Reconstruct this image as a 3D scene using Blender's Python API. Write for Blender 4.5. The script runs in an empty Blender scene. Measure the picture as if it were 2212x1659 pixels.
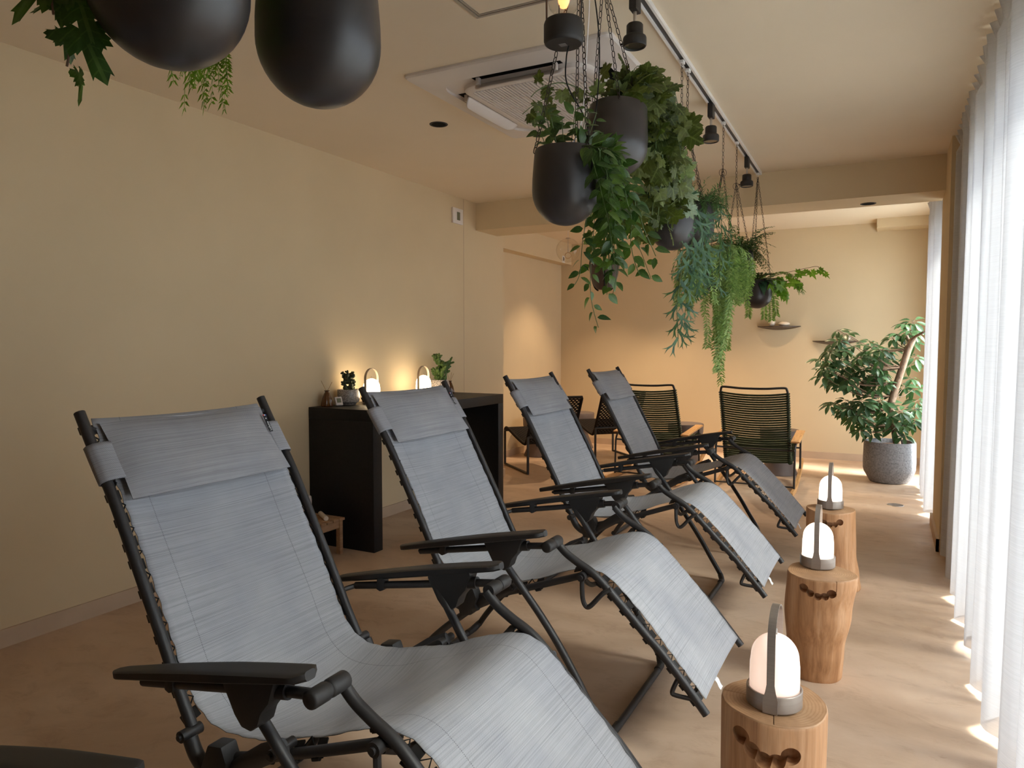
import bpy, bmesh, math, random
from math import sin, cos, pi, radians, sqrt, atan2, exp
from mathutils import Vector, Matrix, Euler

C = bpy.context.scene.collection
SC = bpy.context.scene

# ------------------------------------------------------------------ camera
F_PX = 1554.0
pitch = math.atan(85.5 / F_PX)
yaw = math.atan(819 * cos(pitch) / F_PX)
cam_d = bpy.data.cameras.new('camera')
cam_d.sensor_width = 36.0
cam_d.lens = 36.0 * F_PX / 2212.0
cam_d.clip_start = 0.05
cam = bpy.data.objects.new('camera', cam_d)
C.objects.link(cam)
cam.location = (0, 0, 1.34)
cam.rotation_euler = (pi / 2 - pitch, 0, yaw)
SC.camera = cam

# ------------------------------------------------------------------ light
SC.view_settings.view_transform = 'Standard'
SC.view_settings.look = 'None'
SC.view_settings.gamma = 1.0
SC.view_settings.exposure = 0.56
SC.view_settings.use_curve_mapping = False
w = bpy.data.worlds.new('daylight')
SC.world = w
w.use_nodes = True
bg = w.node_tree.nodes['Background']
bg.inputs[0].default_value = (0.88, 0.95, 1.09, 1)
bg.inputs[1].default_value = 5.2
SC.cycles.max_bounces = 10
SC.cycles.diffuse_bounces = 6
SC.cycles.glossy_bounces = 3
SC.cycles.transmission_bounces = 6
SC.cycles.transparent_max_bounces = 12
SC.cycles.sample_clamp_indirect = 6.0
SC.cycles.caustics_reflective = False
SC.cycles.caustics_refractive = False


def light(name, kind, loc, energy, color, rot=(0, 0, 0), **kw):
    d = bpy.data.lights.new(name, kind)
    d.energy = energy
    d.color = color
    for k, v in kw.items():
        setattr(d, k, v)
    o = bpy.data.objects.new(name, d)
    C.objects.link(o)
    o.location = loc
    o.rotation_euler = rot
    return o


sun_dir = Vector((-0.74, 0.06, -0.66))      # direction the sunlight travels
light('sun', 'SUN', (4, 4, 5), 10.0, (1.0, 0.96, 0.91), sun_dir.to_track_quat('-Z', 'Y').to_euler(), angle=radians(18))
WIN = [(0.7, 4.55, 0.03, 2.32), (6.30, 8.45, 0.03, 2.30)]   # window openings: y0, y1, z0, z1
for y0, y1, z0, z1 in WIN:
    o = light('window_portal', 'AREA', (0.62, (y0 + y1) / 2, (z0 + z1) / 2), 1.0, (1, 1, 1), (0, pi / 2, 0),
              shape='RECTANGLE', size=z1 - z0, size_y=y1 - y0)
    o.data.cycles.is_portal = True
WARM = (1.0, 0.72, 0.45)
for (x, y, e, ang) in ((-2.35, 8.2, 100, 100), (-1.0, 8.3, 60, 95), (-3.2, 8.3, 60, 95)):
    light('ceiling_spot', 'SPOT', (x, y, 2.66), e, WARM, (radians(-8), 0, 0), spot_size=radians(ang), spot_blend=0.6, shadow_soft_size=0.03)

# ------------------------------------------------------------------ materials
MATS = {}


class NT:
    def __init__(s, name):
        s.m = bpy.data.materials.new(name)
        s.m.use_nodes = True
        s.t = s.m.node_tree
        s.n = s.t.nodes
        s.b = s.n['Principled BSDF']
        s.out = s.n['Material Output']
        MATS[name] = s.m

    def node(s, kind, **kw):
        nd = s.n.new(kind)
        for k, v in kw.items():
            if k.startswith('i_'):
                nd.inputs[k[2:].replace('_', ' ')].default_value = v
            else:
                setattr(nd, k, v)
        return nd

    def link(s, a, b):
        s.t.links.new(a, b)

    def coords(s, kind='Object', scale=(1, 1, 1), rot=(0, 0, 0)):
        tc = s.node('ShaderNodeTexCoord')
        mp = s.node('ShaderNodeMapping')
        mp.inputs['Scale'].default_value = scale
        mp.inputs['Rotation'].default_value = rot
        s.link(tc.outputs[kind], mp.inputs[0])
        return mp.outputs[0]

    def noise(s, vec, scale, detail=4, rough=0.55, dist=0.0):
        nd = s.node('ShaderNodeTexNoise')
        nd.inputs['Scale'].default_value = scale
        nd.inputs['Detail'].default_value = detail
        nd.inputs['Roughness'].default_value = rough
        nd.inputs['Distortion'].default_value = dist
        s.link(vec, nd.inputs['Vector'])
        return nd.outputs[0]

    def ramp(s, fac, stops):
        r = s.node('ShaderNodeValToRGB')
        e = r.color_ramp.elements
        while len(e) < len(stops):
            e.new(0.5)
        for el, (p, c) in zip(e, stops):
            el.position = p
            el.color = (*c, 1) if len(c) == 3 else c
        s.link(fac, r.inputs[0])
        return r.outputs[0]

    def mix(s, a, b, fac, mode='MIX'):
        m = s.node('ShaderNodeMix', data_type='RGBA', blend_type=mode)
        for sock, v in ((m.inputs[0], fac), (m.inputs[6], a), (m.inputs[7], b)):
            if hasattr(v, 'links') or hasattr(v, 'is_linked'):
                s.link(v, sock)
            elif isinstance(v, (int, float)):
                sock.default_value = v
            else:
                sock.default_value = (*v, 1)
        return m.outputs[2]

    def math(s, op, a, b=0.0):
        m = s.node('ShaderNodeMath', operation=op)
        for sock, v in ((m.inputs[0], a), (m.inputs[1], b)):
            if hasattr(v, 'is_linked'):
                s.link(v, sock)
            else:
                sock.default_value = v
        return m.outputs[0]

    def bump(s, h, strength=0.3, dist=0.002):
        b = s.node('ShaderNodeBump')
        b.inputs['Strength'].default_value = strength
        b.inputs['Distance'].default_value = dist
        s.link(h, b.inputs['Height'])
        s.link(b.outputs[0], s.b.inputs['Normal'])

    def set(s, color=None, rough=None, metal=None, spec=None, **kw):
        if color is not None:
            s.b.inputs['Base Color'].default_value = (*color, 1)
        if rough is not None:
            s.b.inputs['Roughness'].default_value = rough
        if metal is not None:
            s.b.inputs['Metallic'].default_value = metal
        if spec is not None:
            s.b.inputs['Specular IOR Level'].default_value = spec
        for k, v in kw.items():
            s.b.inputs[k.replace('_', ' ')].default_value = v
        return s


def simple(name, color, rough=0.5, metal=0.0, spec=0.5, var=0.12, scale=8.0, bump=0.0, bscale=200.0, **kw):
    t = NT(name).set(color, rough, metal, spec, **kw)
    v = t.coords()
    n = t.noise(v, scale, 3)
    lo = tuple(c * (1 - var) for c in color)
    hi = tuple(min(1, c * (1 + var)) for c in color)
    t.link(t.ramp(n, [(0.3, lo), (0.7, hi)]), t.b.inputs['Base Color'])
    if bump:
        t.bump(t.noise(v, bscale, 2), bump, 0.001)
    return t.m


simple('paint', (0.68, 0.545, 0.355), 0.85, spec=0.25, var=0.03, scale=1.5, bump=0.12, bscale=260)
simple('ceiling_paint', (0.80, 0.68, 0.52), 0.9, spec=0.2, var=0.03, scale=1.2, bump=0.1, bscale=220)
simple('skirting', (0.56, 0.42, 0.30), 0.6, spec=0.3, var=0.06, scale=5, bump=0.05)
simple('black_metal', (0.026, 0.024, 0.024), 0.48, metal=0.0, spec=0.5, var=0.1, scale=30, bump=0.06, bscale=900)
simple('black_plastic', (0.021, 0.019, 0.018), 0.55, spec=0.45, var=0.1, bump=0.12, bscale=1200)
simple('black_cord', (0.014, 0.014, 0.014), 0.8, spec=0.2)
simple('console_black', (0.010, 0.010, 0.011), 0.5, spec=0.3, var=0.25, scale=60, bump=0.1, bscale=500)
simple('white_plastic', (0.72, 0.66, 0.62), 0.45, spec=0.4, var=0.02)
simple('slot_grey', (0.16, 0.14, 0.13), 0.8)
simple('void_black', (0.006, 0.006, 0.006), 0.9, spec=0.1)
simple('track_white', (0.80, 0.79, 0.78), 0.35, spec=0.5, var=0.03)
simple('track_groove', (0.055, 0.06, 0.065), 0.5)
simple('steel', (0.55, 0.52, 0.50), 0.28, metal=1.0, var=0.05)
simple('pot_grey', (0.030, 0.025, 0.024), 0.38, spec=0.6, var=0.08, scale=20, bump=0.08, bscale=500)
simple('chain_bronze', (0.045, 0.033, 0.026), 0.45, metal=0.6)
simple('soil', (0.16, 0.07, 0.035), 0.95, var=0.5, scale=60, bump=1.0, bscale=120)
simple('taupe_stool', (0.145, 0.115, 0.108), 0.6, spec=0.3, var=0.06, bump=0.1, bscale=300)
simple('black_wicker', (0.016, 0.012, 0.010), 0.75, spec=0.12, var=0.3, scale=200)
simple('green_cord', (0.020, 0.036, 0.012), 0.62, spec=0.4, var=0.35, scale=160, bump=0.4, bscale=900)
simple('white_ceramic', (0.70, 0.62, 0.52), 0.5, var=0.05, bump=0.2, bscale=80)
simple('shelf_dark', (0.085, 0.062, 0.045), 0.5, var=0.2, scale=30)
simple('care_white', (0.8, 0.8, 0.8), 0.7, var=0.02)
simple('brown_leather', (0.075, 0.040, 0.028), 0.55, var=0.2, scale=40)
simple('lcd', (0.18, 0.19, 0.12), 0.3, var=0.02)
simple('cactus_dark', (0.045, 0.062, 0.028), 0.6, var=0.5, scale=70, bump=0.7, bscale=200)
simple('cactus_green', (0.075, 0.14, 0.030), 0.55, var=0.55, scale=60, bump=0.6, bscale=180)
simple('stem_green', (0.07, 0.12, 0.03), 0.6)
simple('stem_brown', (0.17, 0.10, 0.06), 0.7)
simple('reed', (0.45, 0.26, 0.12), 0.7)
simple('paper_white', (0.75, 0.75, 0.75), 0.6, var=0.02)
simple('tag_black', (0.01, 0.01, 0.012), 0.7)
simple('tag_red', (0.6, 0.03, 0.03), 0.7)
simple('tag_blue', (0.03, 0.08, 0.4), 0.7)
simple('aluminium_frame', (0.42, 0.42, 0.42), 0.4, metal=0.8)
simple('ground_outside', (0.86, 0.85, 0.82), 0.9, var=0.05, scale=1)

# polished mortar floor
t = NT('floor_mortar').set(rough=0.42, spec=0.35)
v = t.coords(scale=(1, 1.6, 1))
n1 = t.noise(v, 0.9, 6, 0.62, 0.6)
n2 = t.noise(v, 5.0, 6, 0.7, 0.8)
c1 = t.ramp(n1, [(0.30, (0.44, 0.30, 0.200)), (0.52, (0.58, 0.42, 0.300)), (0.72, (0.69, 0.53, 0.40))])
c2 = t.ramp(n2, [(0.28, (0.66, 0.60, 0.55)), (0.48, (1, 1, 1)), (0.8, (1.0, 1.0, 1.0))])
cc = t.mix(c1, c2, 0.55, 'MULTIPLY')
n4 = t.noise(v, 2.2, 5, 0.75, 1.5)
st = t.ramp(n4, [(0.30, (1, 1, 1)), (0.36, (0, 0, 0))])
cc = t.mix(cc, t.mix(cc, (0.62, 0.50, 0.42), 1.0, 'MULTIPLY'), t.math('MULTIPLY', st, 0.45))
t.link(cc, t.b.inputs['Base Color'])
t.link(t.ramp(t.noise(v, 3.0, 5), [(0.3, (0.34,) * 3), (0.7, (0.55,) * 3)]), t.b.inputs['Roughness'])
t.bump(t.noise(v, 14, 5), 0.10, 0.004)


def cloth(name, base, weave=1.0, seams=True):
    t = NT(name).set(rough=0.85, spec=0.2)
    tc = t.node('ShaderNodeTexCoord')
    uv = tc.outputs['UV']

    def mp(sx, sy):
        m = t.node('ShaderNodeMapping')
        m.inputs['Scale'].default_value = (sx, sy, 1)
        t.link(uv, m.inputs[0])
        return m.outputs[0]
    streak = t.noise(mp(1.8, 330), 1.0, 2, 0.6)
    streak2 = t.noise(mp(14, 800), 1.0, 1, 0.5)
    cloud = t.noise(mp(6, 5), 1.0, 4)
    chk = t.node('ShaderNodeTexChecker')
    chk.inputs['Scale'].default_value = 1.0
    t.link(mp(520, 520), chk.inputs['Vector'])
    b = base
    col = t.ramp(streak, [(0.30, tuple(c * 0.78 for c in b)), (0.5, b), (0.72, tuple(c * 1.14 for c in b))])
    fl = t.ramp(streak2, [(0.24, (0.42, 0.42, 0.42)), (0.36, (1, 1, 1))])
    col = t.mix(col, fl, 0.40, 'MULTIPLY')
    wv = t.ramp(chk.outputs[1], [(0.0, (0.74, 0.74, 0.76)), (1.0, (1.12, 1.12, 1.12))])
    col = t.mix(col, wv, 0.6, 'MULTIPLY')
    col = t.mix(col, t.ramp(cloud, [(0.3, (0.88, 0.88, 0.9)), (0.7, (1.06, 1.05, 1.03))]), 1.0, 'MULTIPLY')
    if seams:
        sep = t.node('ShaderNodeSeparateXYZ')
        t.link(uv, sep.inputs[0])
        au = t.math('ABSOLUTE', sep.outputs[0])
        d = t.math('ABSOLUTE', t.math('SUBTRACT', au, 0.196))
        line = t.math('LESS_THAN', d, 0.0013)
        dots = t.math('GREATER_THAN', t.math('SINE', t.math('MULTIPLY', sep.outputs[1], 1400.0)), -0.1)
        line = t.math('MULTIPLY', line, dots)
        col = t.mix(col, tuple(c * 0.30 for c in b), t.math('MULTIPLY', line, 0.7))
    t.link(col, t.b.inputs['Base Color'])
    t.bump(chk.outputs[1], 0.25, 0.0006)
    # a little daylight comes through the open weave
    tr = t.node('ShaderNodeBsdfTranslucent')
    t.link(col, tr.inputs[0])
    mx = t.node('ShaderNodeMixShader')
    mx.inputs[0].default_value = 0.13
    t.link(t.b.outputs[0], mx.inputs[1])
    t.link(tr.outputs[0], mx.inputs[2])
    t.link(mx.outputs[0], t.out.inputs[0])
    return t.m


cloth('sling_fabric', (0.455, 0.465, 0.49))
cloth('pillow_fabric', (0.375, 0.375, 0.392), seams=False)

# sheer curtain
t = NT('sheer')
vec = t.coords('Object', (1, 1, 1))
wn = t.noise(t.coords('Object', (3, 3, 900)), 1.0, 2)
tint = t.ramp(wn, [(0.35, (0.78, 0.77, 0.78)), (0.65, (0.90, 0.89, 0.90))])
df = t.node('ShaderNodeBsdfDiffuse')
tl = t.node('ShaderNodeBsdfTranslucent')
t.link(tint, df.inputs[0])
t.link(t.mix(tint, (0.22, 0.218, 0.228), 1.0, 'MULTIPLY'), tl.inputs[0])
m1 = t.node('ShaderNodeMixShader')
m1.inputs[0].default_value = 0.40
t.link(df.outputs[0], m1.inputs[1])
t.link(tl.outputs[0], m1.inputs[2])
# open weave: lets most light through face on, closes up at grazing angles
tp = t.node('ShaderNodeBsdfTransparent')
lw = t.node('ShaderNodeLayerWeight')
lw.inputs[0].default_value = 0.5
m2 = t.node('ShaderNodeMixShader')
t.link(t.math('MULTIPLY', t.math('POWER', t.math('SUBTRACT', 1.0, lw.outputs['Facing']), 2.0), 0.32), m2.inputs[0])
t.link(m1.outputs[0], m2.inputs[1])
t.link(tp.outputs[0], m2.inputs[2])
t.link(m2.outputs[0], t.out.inputs[0])

# window pane / clear glass
for nm, op, tintc in (('window_glass', 0.92, (0.97, 1.0, 0.98)), ('clear_glass', 0.88, (0.97, 0.95, 0.92))):
    t = NT(nm)
    gl = t.node('ShaderNodeBsdfGlossy')
    gl.inputs['Roughness'].default_value = 0.03
    tp = t.node('ShaderNodeBsdfTransparent')
    tp.inputs[0].default_value = (*tintc, 1)
    lw = t.node('ShaderNodeLayerWeight')
    lw.inputs[0].default_value = 0.5
    mx = t.node('ShaderNodeMixShader')
    t.link(t.math('ADD', t.math('MULTIPLY', t.math('POWER', lw.outputs['Facing'], 4.0), 0.55), 0.04), mx.inputs[0])
    t.link(tp.outputs[0], mx.inputs[1])
    t.link(gl.outputs[0], mx.inputs[2])
    t.link(mx.outputs[0], t.out.inputs[0])
# amber bottle glass
t = NT('amber_glass').set((0.16, 0.055, 0.012), 0.12, spec=0.6)
t.b.inputs['Transmission Weight'].default_value = 0.35


def wood(name, c_lo, c_mid, c_hi, axis_scale=(18, 18, 1.2), rough=0.55, rings=False):
    t = NT(name).set(rough=rough, spec=0.3)
    v = t.coords(scale=axis_scale)
    n = t.noise(v, 1.0, 6, 0.6, 1.2)
    col = t.ramp(n, [(0.25, c_lo), (0.5, c_mid), (0.75, c_hi)])
    fine = t.noise(t.coords(scale=tuple(a * 6 for a in axis_scale)), 1.0, 3, 0.7)
    col = t.mix(col, t.ramp(fine, [(0.3, (0.70, 0.66, 0.62)), (0.6, (1, 1, 1))]), 0.6, 'MULTIPLY')
    if rings:
        vv = t.coords(scale=(1, 1, 0.02))
        wv = t.node('ShaderNodeTexWave', wave_type='RINGS', rings_direction='Z')
        wv.inputs['Scale'].default_value = 38.0
        wv.inputs['Distortion'].default_value = 3.0
        wv.inputs['Detail'].default_value = 3.0
        wv.inputs['Detail Scale'].default_value = 0.6
        t.link(vv, wv.inputs[0])
        col = t.mix(col, t.ramp(wv.outputs[1], [(0.0, (0.80, 0.72, 0.64)), (0.6, (1.0, 1.0, 1.0))]), 0.65, 'MULTIPLY')
    t.link(col, t.b.inputs['Base Color'])
    t.bump(fine, 0.15, 0.001)
    return t.m


wood('stump_side', (0.27, 0.12, 0.05), (0.47, 0.245, 0.115), (0.62, 0.38, 0.22))
wood('stump_top', (0.40, 0.225, 0.115), (0.52, 0.31, 0.17), (0.60, 0.39, 0.23), (3, 3, 3), rings=True)
wood('teak', (0.42, 0.20, 0.07), (0.60, 0.33, 0.13), (0.70, 0.42, 0.19), (30, 3, 30), 0.45)
wood('stool_wood', (0.30, 0.17, 0.09), (0.42, 0.25, 0.14), (0.50, 0.31, 0.18), (30, 3, 30), 0.5)
wood('tree_bark', (0.11, 0.065, 0.04), (0.27, 0.18, 0.125), (0.40, 0.29, 0.21), (40, 40, 14), 0.8)

# brushed lamp metal
t = NT('lamp_metal').set((0.30, 0.255, 0.225), 0.38, 0.55)
t.link(t.ramp(t.noise(t.coords(scale=(3, 3, 300)), 1.0, 2), [(0.3, (0.31, 0.27, 0.24)), (0.7, (0.35, 0.305, 0.27))]), t.b.inputs['Base Color'])
t = NT('lamp_metal_pale').set((0.42, 0.33, 0.26), 0.45, 0.6)


def glow(name, color, strength, edge=0.5):
    """opal glass lit from inside: brighter at the core than at its edge"""
    t = NT(name).set((0.85, 0.80, 0.76), 0.25)
    lw = t.node('ShaderNodeLayerWeight')
    lw.inputs[0].default_value = 0.4
    k = t.math('SUBTRACT', 1.0, t.math('MULTIPLY', lw.outputs['Facing'], edge))
    t.b.inputs['Emission Color'].default_value = (*color, 1)
    t.link(t.math('MULTIPLY', k, strength), t.b.inputs['Emission Strength'])
    return t.m


glow('opal_soft', (1.0, 0.70, 0.55), 0.62, 0.35)
glow('opal_mid', (1.0, 0.86, 0.72), 1.6, 0.35)
glow('opal_strong', (1.0, 0.78, 0.50), 12.0, 0.3)
t = NT('filament').set((1, 0.5, 0.2), 0.5)
t.b.inputs['Emission Color'].default_value = (1.0, 0.42, 0.14, 1)
t.b.inputs['Emission Strength'].default_value = 1.5

# speckled planter
t = NT('terrazzo').set(rough=0.7, spec=0.3)
v = t.coords()
vo = t.node('ShaderNodeTexVoronoi')
vo.inputs['Scale'].default_value = 55
t.link(v, vo.inputs[0])
base = t.ramp(t.noise(v, 60, 4), [(0.3, (0.15, 0.15, 0.16)), (0.7, (0.27, 0.265, 0.275))])
t.link(t.mix((0.05, 0.04, 0.04), base, t.ramp(vo.outputs[0], [(0.13, (0, 0, 0)), (0.20, (1, 1, 1))])), t.b.inputs['Base Color'])
t.bump(vo.outputs[0], 0.2, 0.002)
t = NT('glazed_speckle').set(rough=0.3, spec=0.5)
t.link(t.ramp(t.noise(t.coords(), 130, 3), [(0.42, (0.20, 0.17, 0.15)), (0.55, (0.42, 0.37, 0.33)), (0.7, (0.55, 0.50, 0.46))]), t.b.inputs['Base Color'])
t = NT('crackle_white').set(rough=0.5, spec=0.4)
v = t.coords()
vo = t.node('ShaderNodeTexVoronoi', feature='DISTANCE_TO_EDGE')
vo.inputs['Scale'].default_value = 45
t.link(v, vo.inputs[0])
t.link(t.ramp(vo.outputs[0], [(0.02, (0.14, 0.11, 0.10)), (0.10, (0.60, 0.54, 0.50))]), t.b.inputs['Base Color'])


def leafmat(name, c_lo, c_hi, rough=0.35, vein=None, transl=0.25):
    t = NT(name).set(rough=rough, spec=0.45)
    oi = t.node('ShaderNodeNewGeometry')
    rnd = oi.outputs['Random Per Island']
    col = t.ramp(rnd, [(0.0, c_lo), (1.0, c_hi)])
    if vein:
        tc = t.node('ShaderNodeTexCoord')
        sep = t.node('ShaderNodeSeparateXYZ')
        t.link(tc.outputs['UV'], sep.inputs[0])
        au = t.math('ABSOLUTE', sep.outputs[0])
        mid = t.math('LESS_THAN', au, 0.035)
        side = t.math('LESS_THAN', t.math('ABSOLUTE', t.math('SUBTRACT', t.math('FRACT', t.math('SUBTRACT', t.math('MULTIPLY', sep.outputs[1], 5.0), t.math('MULTIPLY', au, 2.2))), 0.5)), 0.07)
        k = t.math('MAXIMUM', mid, t.math('MULTIPLY', side, 0.6))
        col = t.mix(col, vein, t.math('MULTIPLY', k, 0.6))
    col = t.mix(col, t.ramp(t.noise(t.coords(), 60, 3), [(0.3, (0.75, 0.75, 0.75)), (0.7, (1.15, 1.15, 1.1))]), 1.0, 'MULTIPLY')
    t.link(col, t.b.inputs['Base Color'])
    tr = t.node('ShaderNodeBsdfTranslucent')
    t.link(t.mix(col, (1.3, 1.6, 0.7), 1.0, 'MULTIPLY'), tr.inputs[0])
    mx = t.node('ShaderNodeMixShader')
    mx.inputs[0].default_value = transl
    t.link(t.b.outputs[0], mx.inputs[1])
    t.link(tr.outputs[0], mx.inputs[2])
    t.link(mx.outputs[0], t.out.inputs[0])
    return t.m


leafmat('leaf_pothos', (0.022, 0.060, 0.018), (0.085, 0.155, 0.022), 0.3, (0.16, 0.28, 0.10))
leafmat('leaf_grape', (0.045, 0.068, 0.015), (0.12, 0.145, 0.026), 0.55, (0.20, 0.24, 0.08))
leafmat('leaf_silver', (0.25, 0.33, 0.22), (0.40, 0.48, 0.34), 0.6, (0.32, 0.38, 0.24))
leafmat('leaf_staghorn', (0.055, 0.12, 0.085), (0.12, 0.235, 0.12), 0.5)
leafmat('leaf_spiky', (0.05, 0.13, 0.04), (0.12, 0.26, 0.08), 0.45)
leafmat('leaf_fern_light', (0.18, 0.30, 0.09), (0.42, 0.55, 0.20), 0.5)
leafmat('leaf_fern_dark', (0.045, 0.085, 0.022), (0.10, 0.16, 0.04), 0.5)
leafmat('leaf_fern_bright', (0.13, 0.24, 0.02), (0.24, 0.38, 0.04), 0.5)
leafmat('leaf_ivy', (0.028, 0.07, 0.015), (0.075, 0.16, 0.025), 0.4, (0.10, 0.18, 0.05))
leafmat('leaf_heart', (0.14, 0.32, 0.03), (0.26, 0.48, 0.05), 0.35, (0.36, 0.55, 0.10))
leafmat('leaf_striped', (0.022, 0.07, 0.04), (0.04, 0.11, 0.06), 0.3, (0.22, 0.32, 0.26))
leafmat('leaf_umbrella', (0.030, 0.075, 0.035), (0.085, 0.160, 0.070), 0.35, (0.16, 0.26, 0.12))

# ------------------------------------------------------------------ mesh building


class MB:
    def __init__(s):
        s.v = []
        s.f = []
        s.uv = {}
        s.mi = []
        s.cur = 0

    def add(s, verts, faces, M=None, uvs=None):
        o = len(s.v)
        if M is not None:
            verts = [M @ Vector(p) for p in verts]
        s.v.extend([tuple(p) for p in verts])
        for k, f in enumerate(faces):
            s.f.append(tuple(i + o for i in f))
            s.mi.append(s.cur)
        if uvs:
            for k, q in enumerate(uvs):
                s.uv[o + k] = q
        return s

    def box(s, x0, x1, y0, y1, z0, z1, M=None):
        vs = [(x, y, z) for z in (z0, z1) for y in (y0, y1) for x in (x0, x1)]
        return s.add(vs, [(0, 2, 3, 1), (4, 5, 7, 6), (0, 1, 5, 4), (2, 6, 7, 3), (0, 4, 6, 2), (1, 3, 7, 5)], M)

    def bbox(s, x0, x1, y0, y1, z0, z1, b=0.004, M=None):
        """box with chamfered edges"""
        bm = bmesh.new()
        bmesh.ops.create_cube(bm, size=1)
        for vv in bm.verts:
            vv.co = Vector(((x0 + x1) / 2 + vv.co.x * (x1 - x0), (y0 + y1) / 2 + vv.co.y * (y1 - y0), (z0 + z1) / 2 + vv.co.z * (z1 - z0)))
        bmesh.ops.bevel(bm, geom=bm.edges[:], offset=b, segments=2, profile=0.6, affect='EDGES')
        return s.bm(bm, M)

    def bm(s, bm, M=None):
        bm.verts.index_update()
        vs = [tuple(v.co) for v in bm.verts]
        fs = [tuple(v.index for v in f.verts) for f in bm.faces]
        bm.free()
        return s.add(vs, fs, M)

    def tube(s, pts, r, n=10, caps=True, closed=False, flat=None, M=None):
        """round tube along pts; r a number or list; flat=(a,b) scales the section"""
        P = [Vector(p) for p in pts]
        m = len(P)
        R = r if isinstance(r, (list, tuple)) else [r] * m
        T = []
        for i in range(m):
            a = P[(i - 1) % m] if (closed or i > 0) else P[0]
            b = P[(i + 1) % m] if (closed or i < m - 1) else P[-1]
            d = (b - a)
            T.append(d.normalized() if d.length > 1e-9 else Vector((0, 0, 1)))
        up = Vector((0, 0, 1)) if abs(T[0].z) < 0.9 else Vector((0, 1, 0))
        nrm = (up - T[0] * up.dot(T[0])).normalized()
        vs = []
        fa, fb = flat or (1, 1)
        for i in range(m):
            nrm = (nrm - T[i] * nrm.dot(T[i])).normalized()
            bn = T[i].cross(nrm)
            for k in range(n):
                a = 2 * pi * k / n
                vs.append(P[i] + nrm * cos(a) * R[i] * fa + bn * sin(a) * R[i] * fb)
        fs = []
        rng = m if closed else m - 1
        for i in range(rng):
            j = (i + 1) % m
            for k in range(n):
                k2 = (k + 1) % n
                fs.append((i * n + k, i * n + k2, j * n + k2, j * n + k))
        if caps and not closed:
            fs.append(tuple(range(n - 1, -1, -1)))
            fs.append(tuple((m - 1) * n + k for k in range(n)))
        return s.add(vs, fs, M)

    def lathe(s, prof, n=32, M=None, wob=None):
        vs = []
        fs = []
        for (r, z) in prof:
            for k in range(n):
                a = 2 * pi * k / n
                rr = r * (wob(a, z) if wob else 1)
                vs.append((rr * cos(a), rr * sin(a), z))
        m = len(prof)
        for i in range(m - 1):
            for k in range(n):
                k2 = (k + 1) % n
                fs.append((i * n + k, i * n + k2, (i + 1) * n + k2, (i + 1) * n + k))
        if prof[0][0] > 1e-6:
            fs.append(tuple(range(n - 1, -1, -1)))
        if prof[-1][0] > 1e-6:
            fs.append(tuple((m - 1) * n + k for k in range(n)))
        return s.add(vs, fs, M)

    def prism(s, poly, y0, y1, b=0.0, M=None):
        """polygon in x,z swept along y"""
        bm = bmesh.new()
        vs = [bm.verts.new((p[0], y0, p[1])) for p in poly]
        f = bm.faces.new(vs)
        r = bmesh.ops.extrude_face_region(bm, geom=[f])
        for g in r['geom']:
            if isinstance(g, bmesh.types.BMVert):
                g.co.y = y1
        bmesh.ops.recalc_face_normals(bm, faces=bm.faces[:])
        if b:
            bmesh.ops.bevel(bm, geom=bm.edges[:], offset=b, segments=2, profile=0.6, affect='EDGES', clamp_overlap=True)
        return s.bm(bm, M)

    def grid(s, fn, nu, nv, uvfn=None, M=None):
        vs = []
        uv = []
        for j in range(nv + 1):
            for i in range(nu + 1):
                vs.append(fn(i / nu, j / nv))
                if uvfn:
                    uv.append(uvfn(i / nu, j / nv))
        fs = []
        for j in range(nv):
            for i in range(nu):
                a = j * (nu + 1) + i
                fs.append((a, a + 1, a + nu + 2, a + nu + 1))
        return s.add(vs, fs, M, uv or None)

    def build(s, name, mat, parent=None, smooth=40, mods=(), loc=None):
        me = bpy.data.meshes.new(name)
        me.from_pydata(s.v, [], s.f)
        mats = mat if isinstance(mat, (list, tuple)) else [mat]
        for mm in mats:
            me.materials.append(MATS[mm])
        if len(mats) > 1:
            me.polygons.foreach_set('material_index', s.mi)
        if s.uv:
            ul = me.uv_layers.new(name='UVMap')
            vi = [0] * len(me.loops)
            me.loops.foreach_get('vertex_index', vi)
            fl = []
            for i in vi:
                fl.extend(s.uv.get(i, (0, 0)))
            ul.data.foreach_set('uv', fl)
        if smooth:
            me.polygons.foreach_set('use_smooth', [True] * len(me.polygons))
            me.update()
            if smooth < 180:
                me.set_sharp_from_angle(angle=radians(smooth))
        me.update()
        o = bpy.data.objects.new(name, me)
        C.objects.link(o)
        if parent:
            o.parent = parent
        if loc:
            o.location = loc
        for kind, kw in mods:
            md = o.modifiers.new(kind.lower(), kind)
            for k, vv in kw.items():
                setattr(md, k, vv)
        return o


def thing(name, label, cat, loc=(0, 0, 0), rz=0.0, group=None):
    o = bpy.data.objects.new(name, None)
    o.empty_display_size = 0.1
    C.objects.link(o)
    o.location = loc
    o.rotation_euler = (0, 0, rz)
    o['label'] = label
    o['category'] = cat
    if group:
        o['group'] = group
    return o


def tag(o, label, cat, group=None):
    o['label'] = label
    o['category'] = cat
    if group:
        o['group'] = group
    return o


def struct(o):
    o['kind'] = 'structure'
    return o


def children(o):
    return [c for c in bpy.data.objects if c.parent == o]


def copy_tree(o, parent=None):
    c = o.copy()
    C.objects.link(c)
    c.parent = parent
    for ch in children(o):
        copy_tree(ch, c)
    return c


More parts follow.
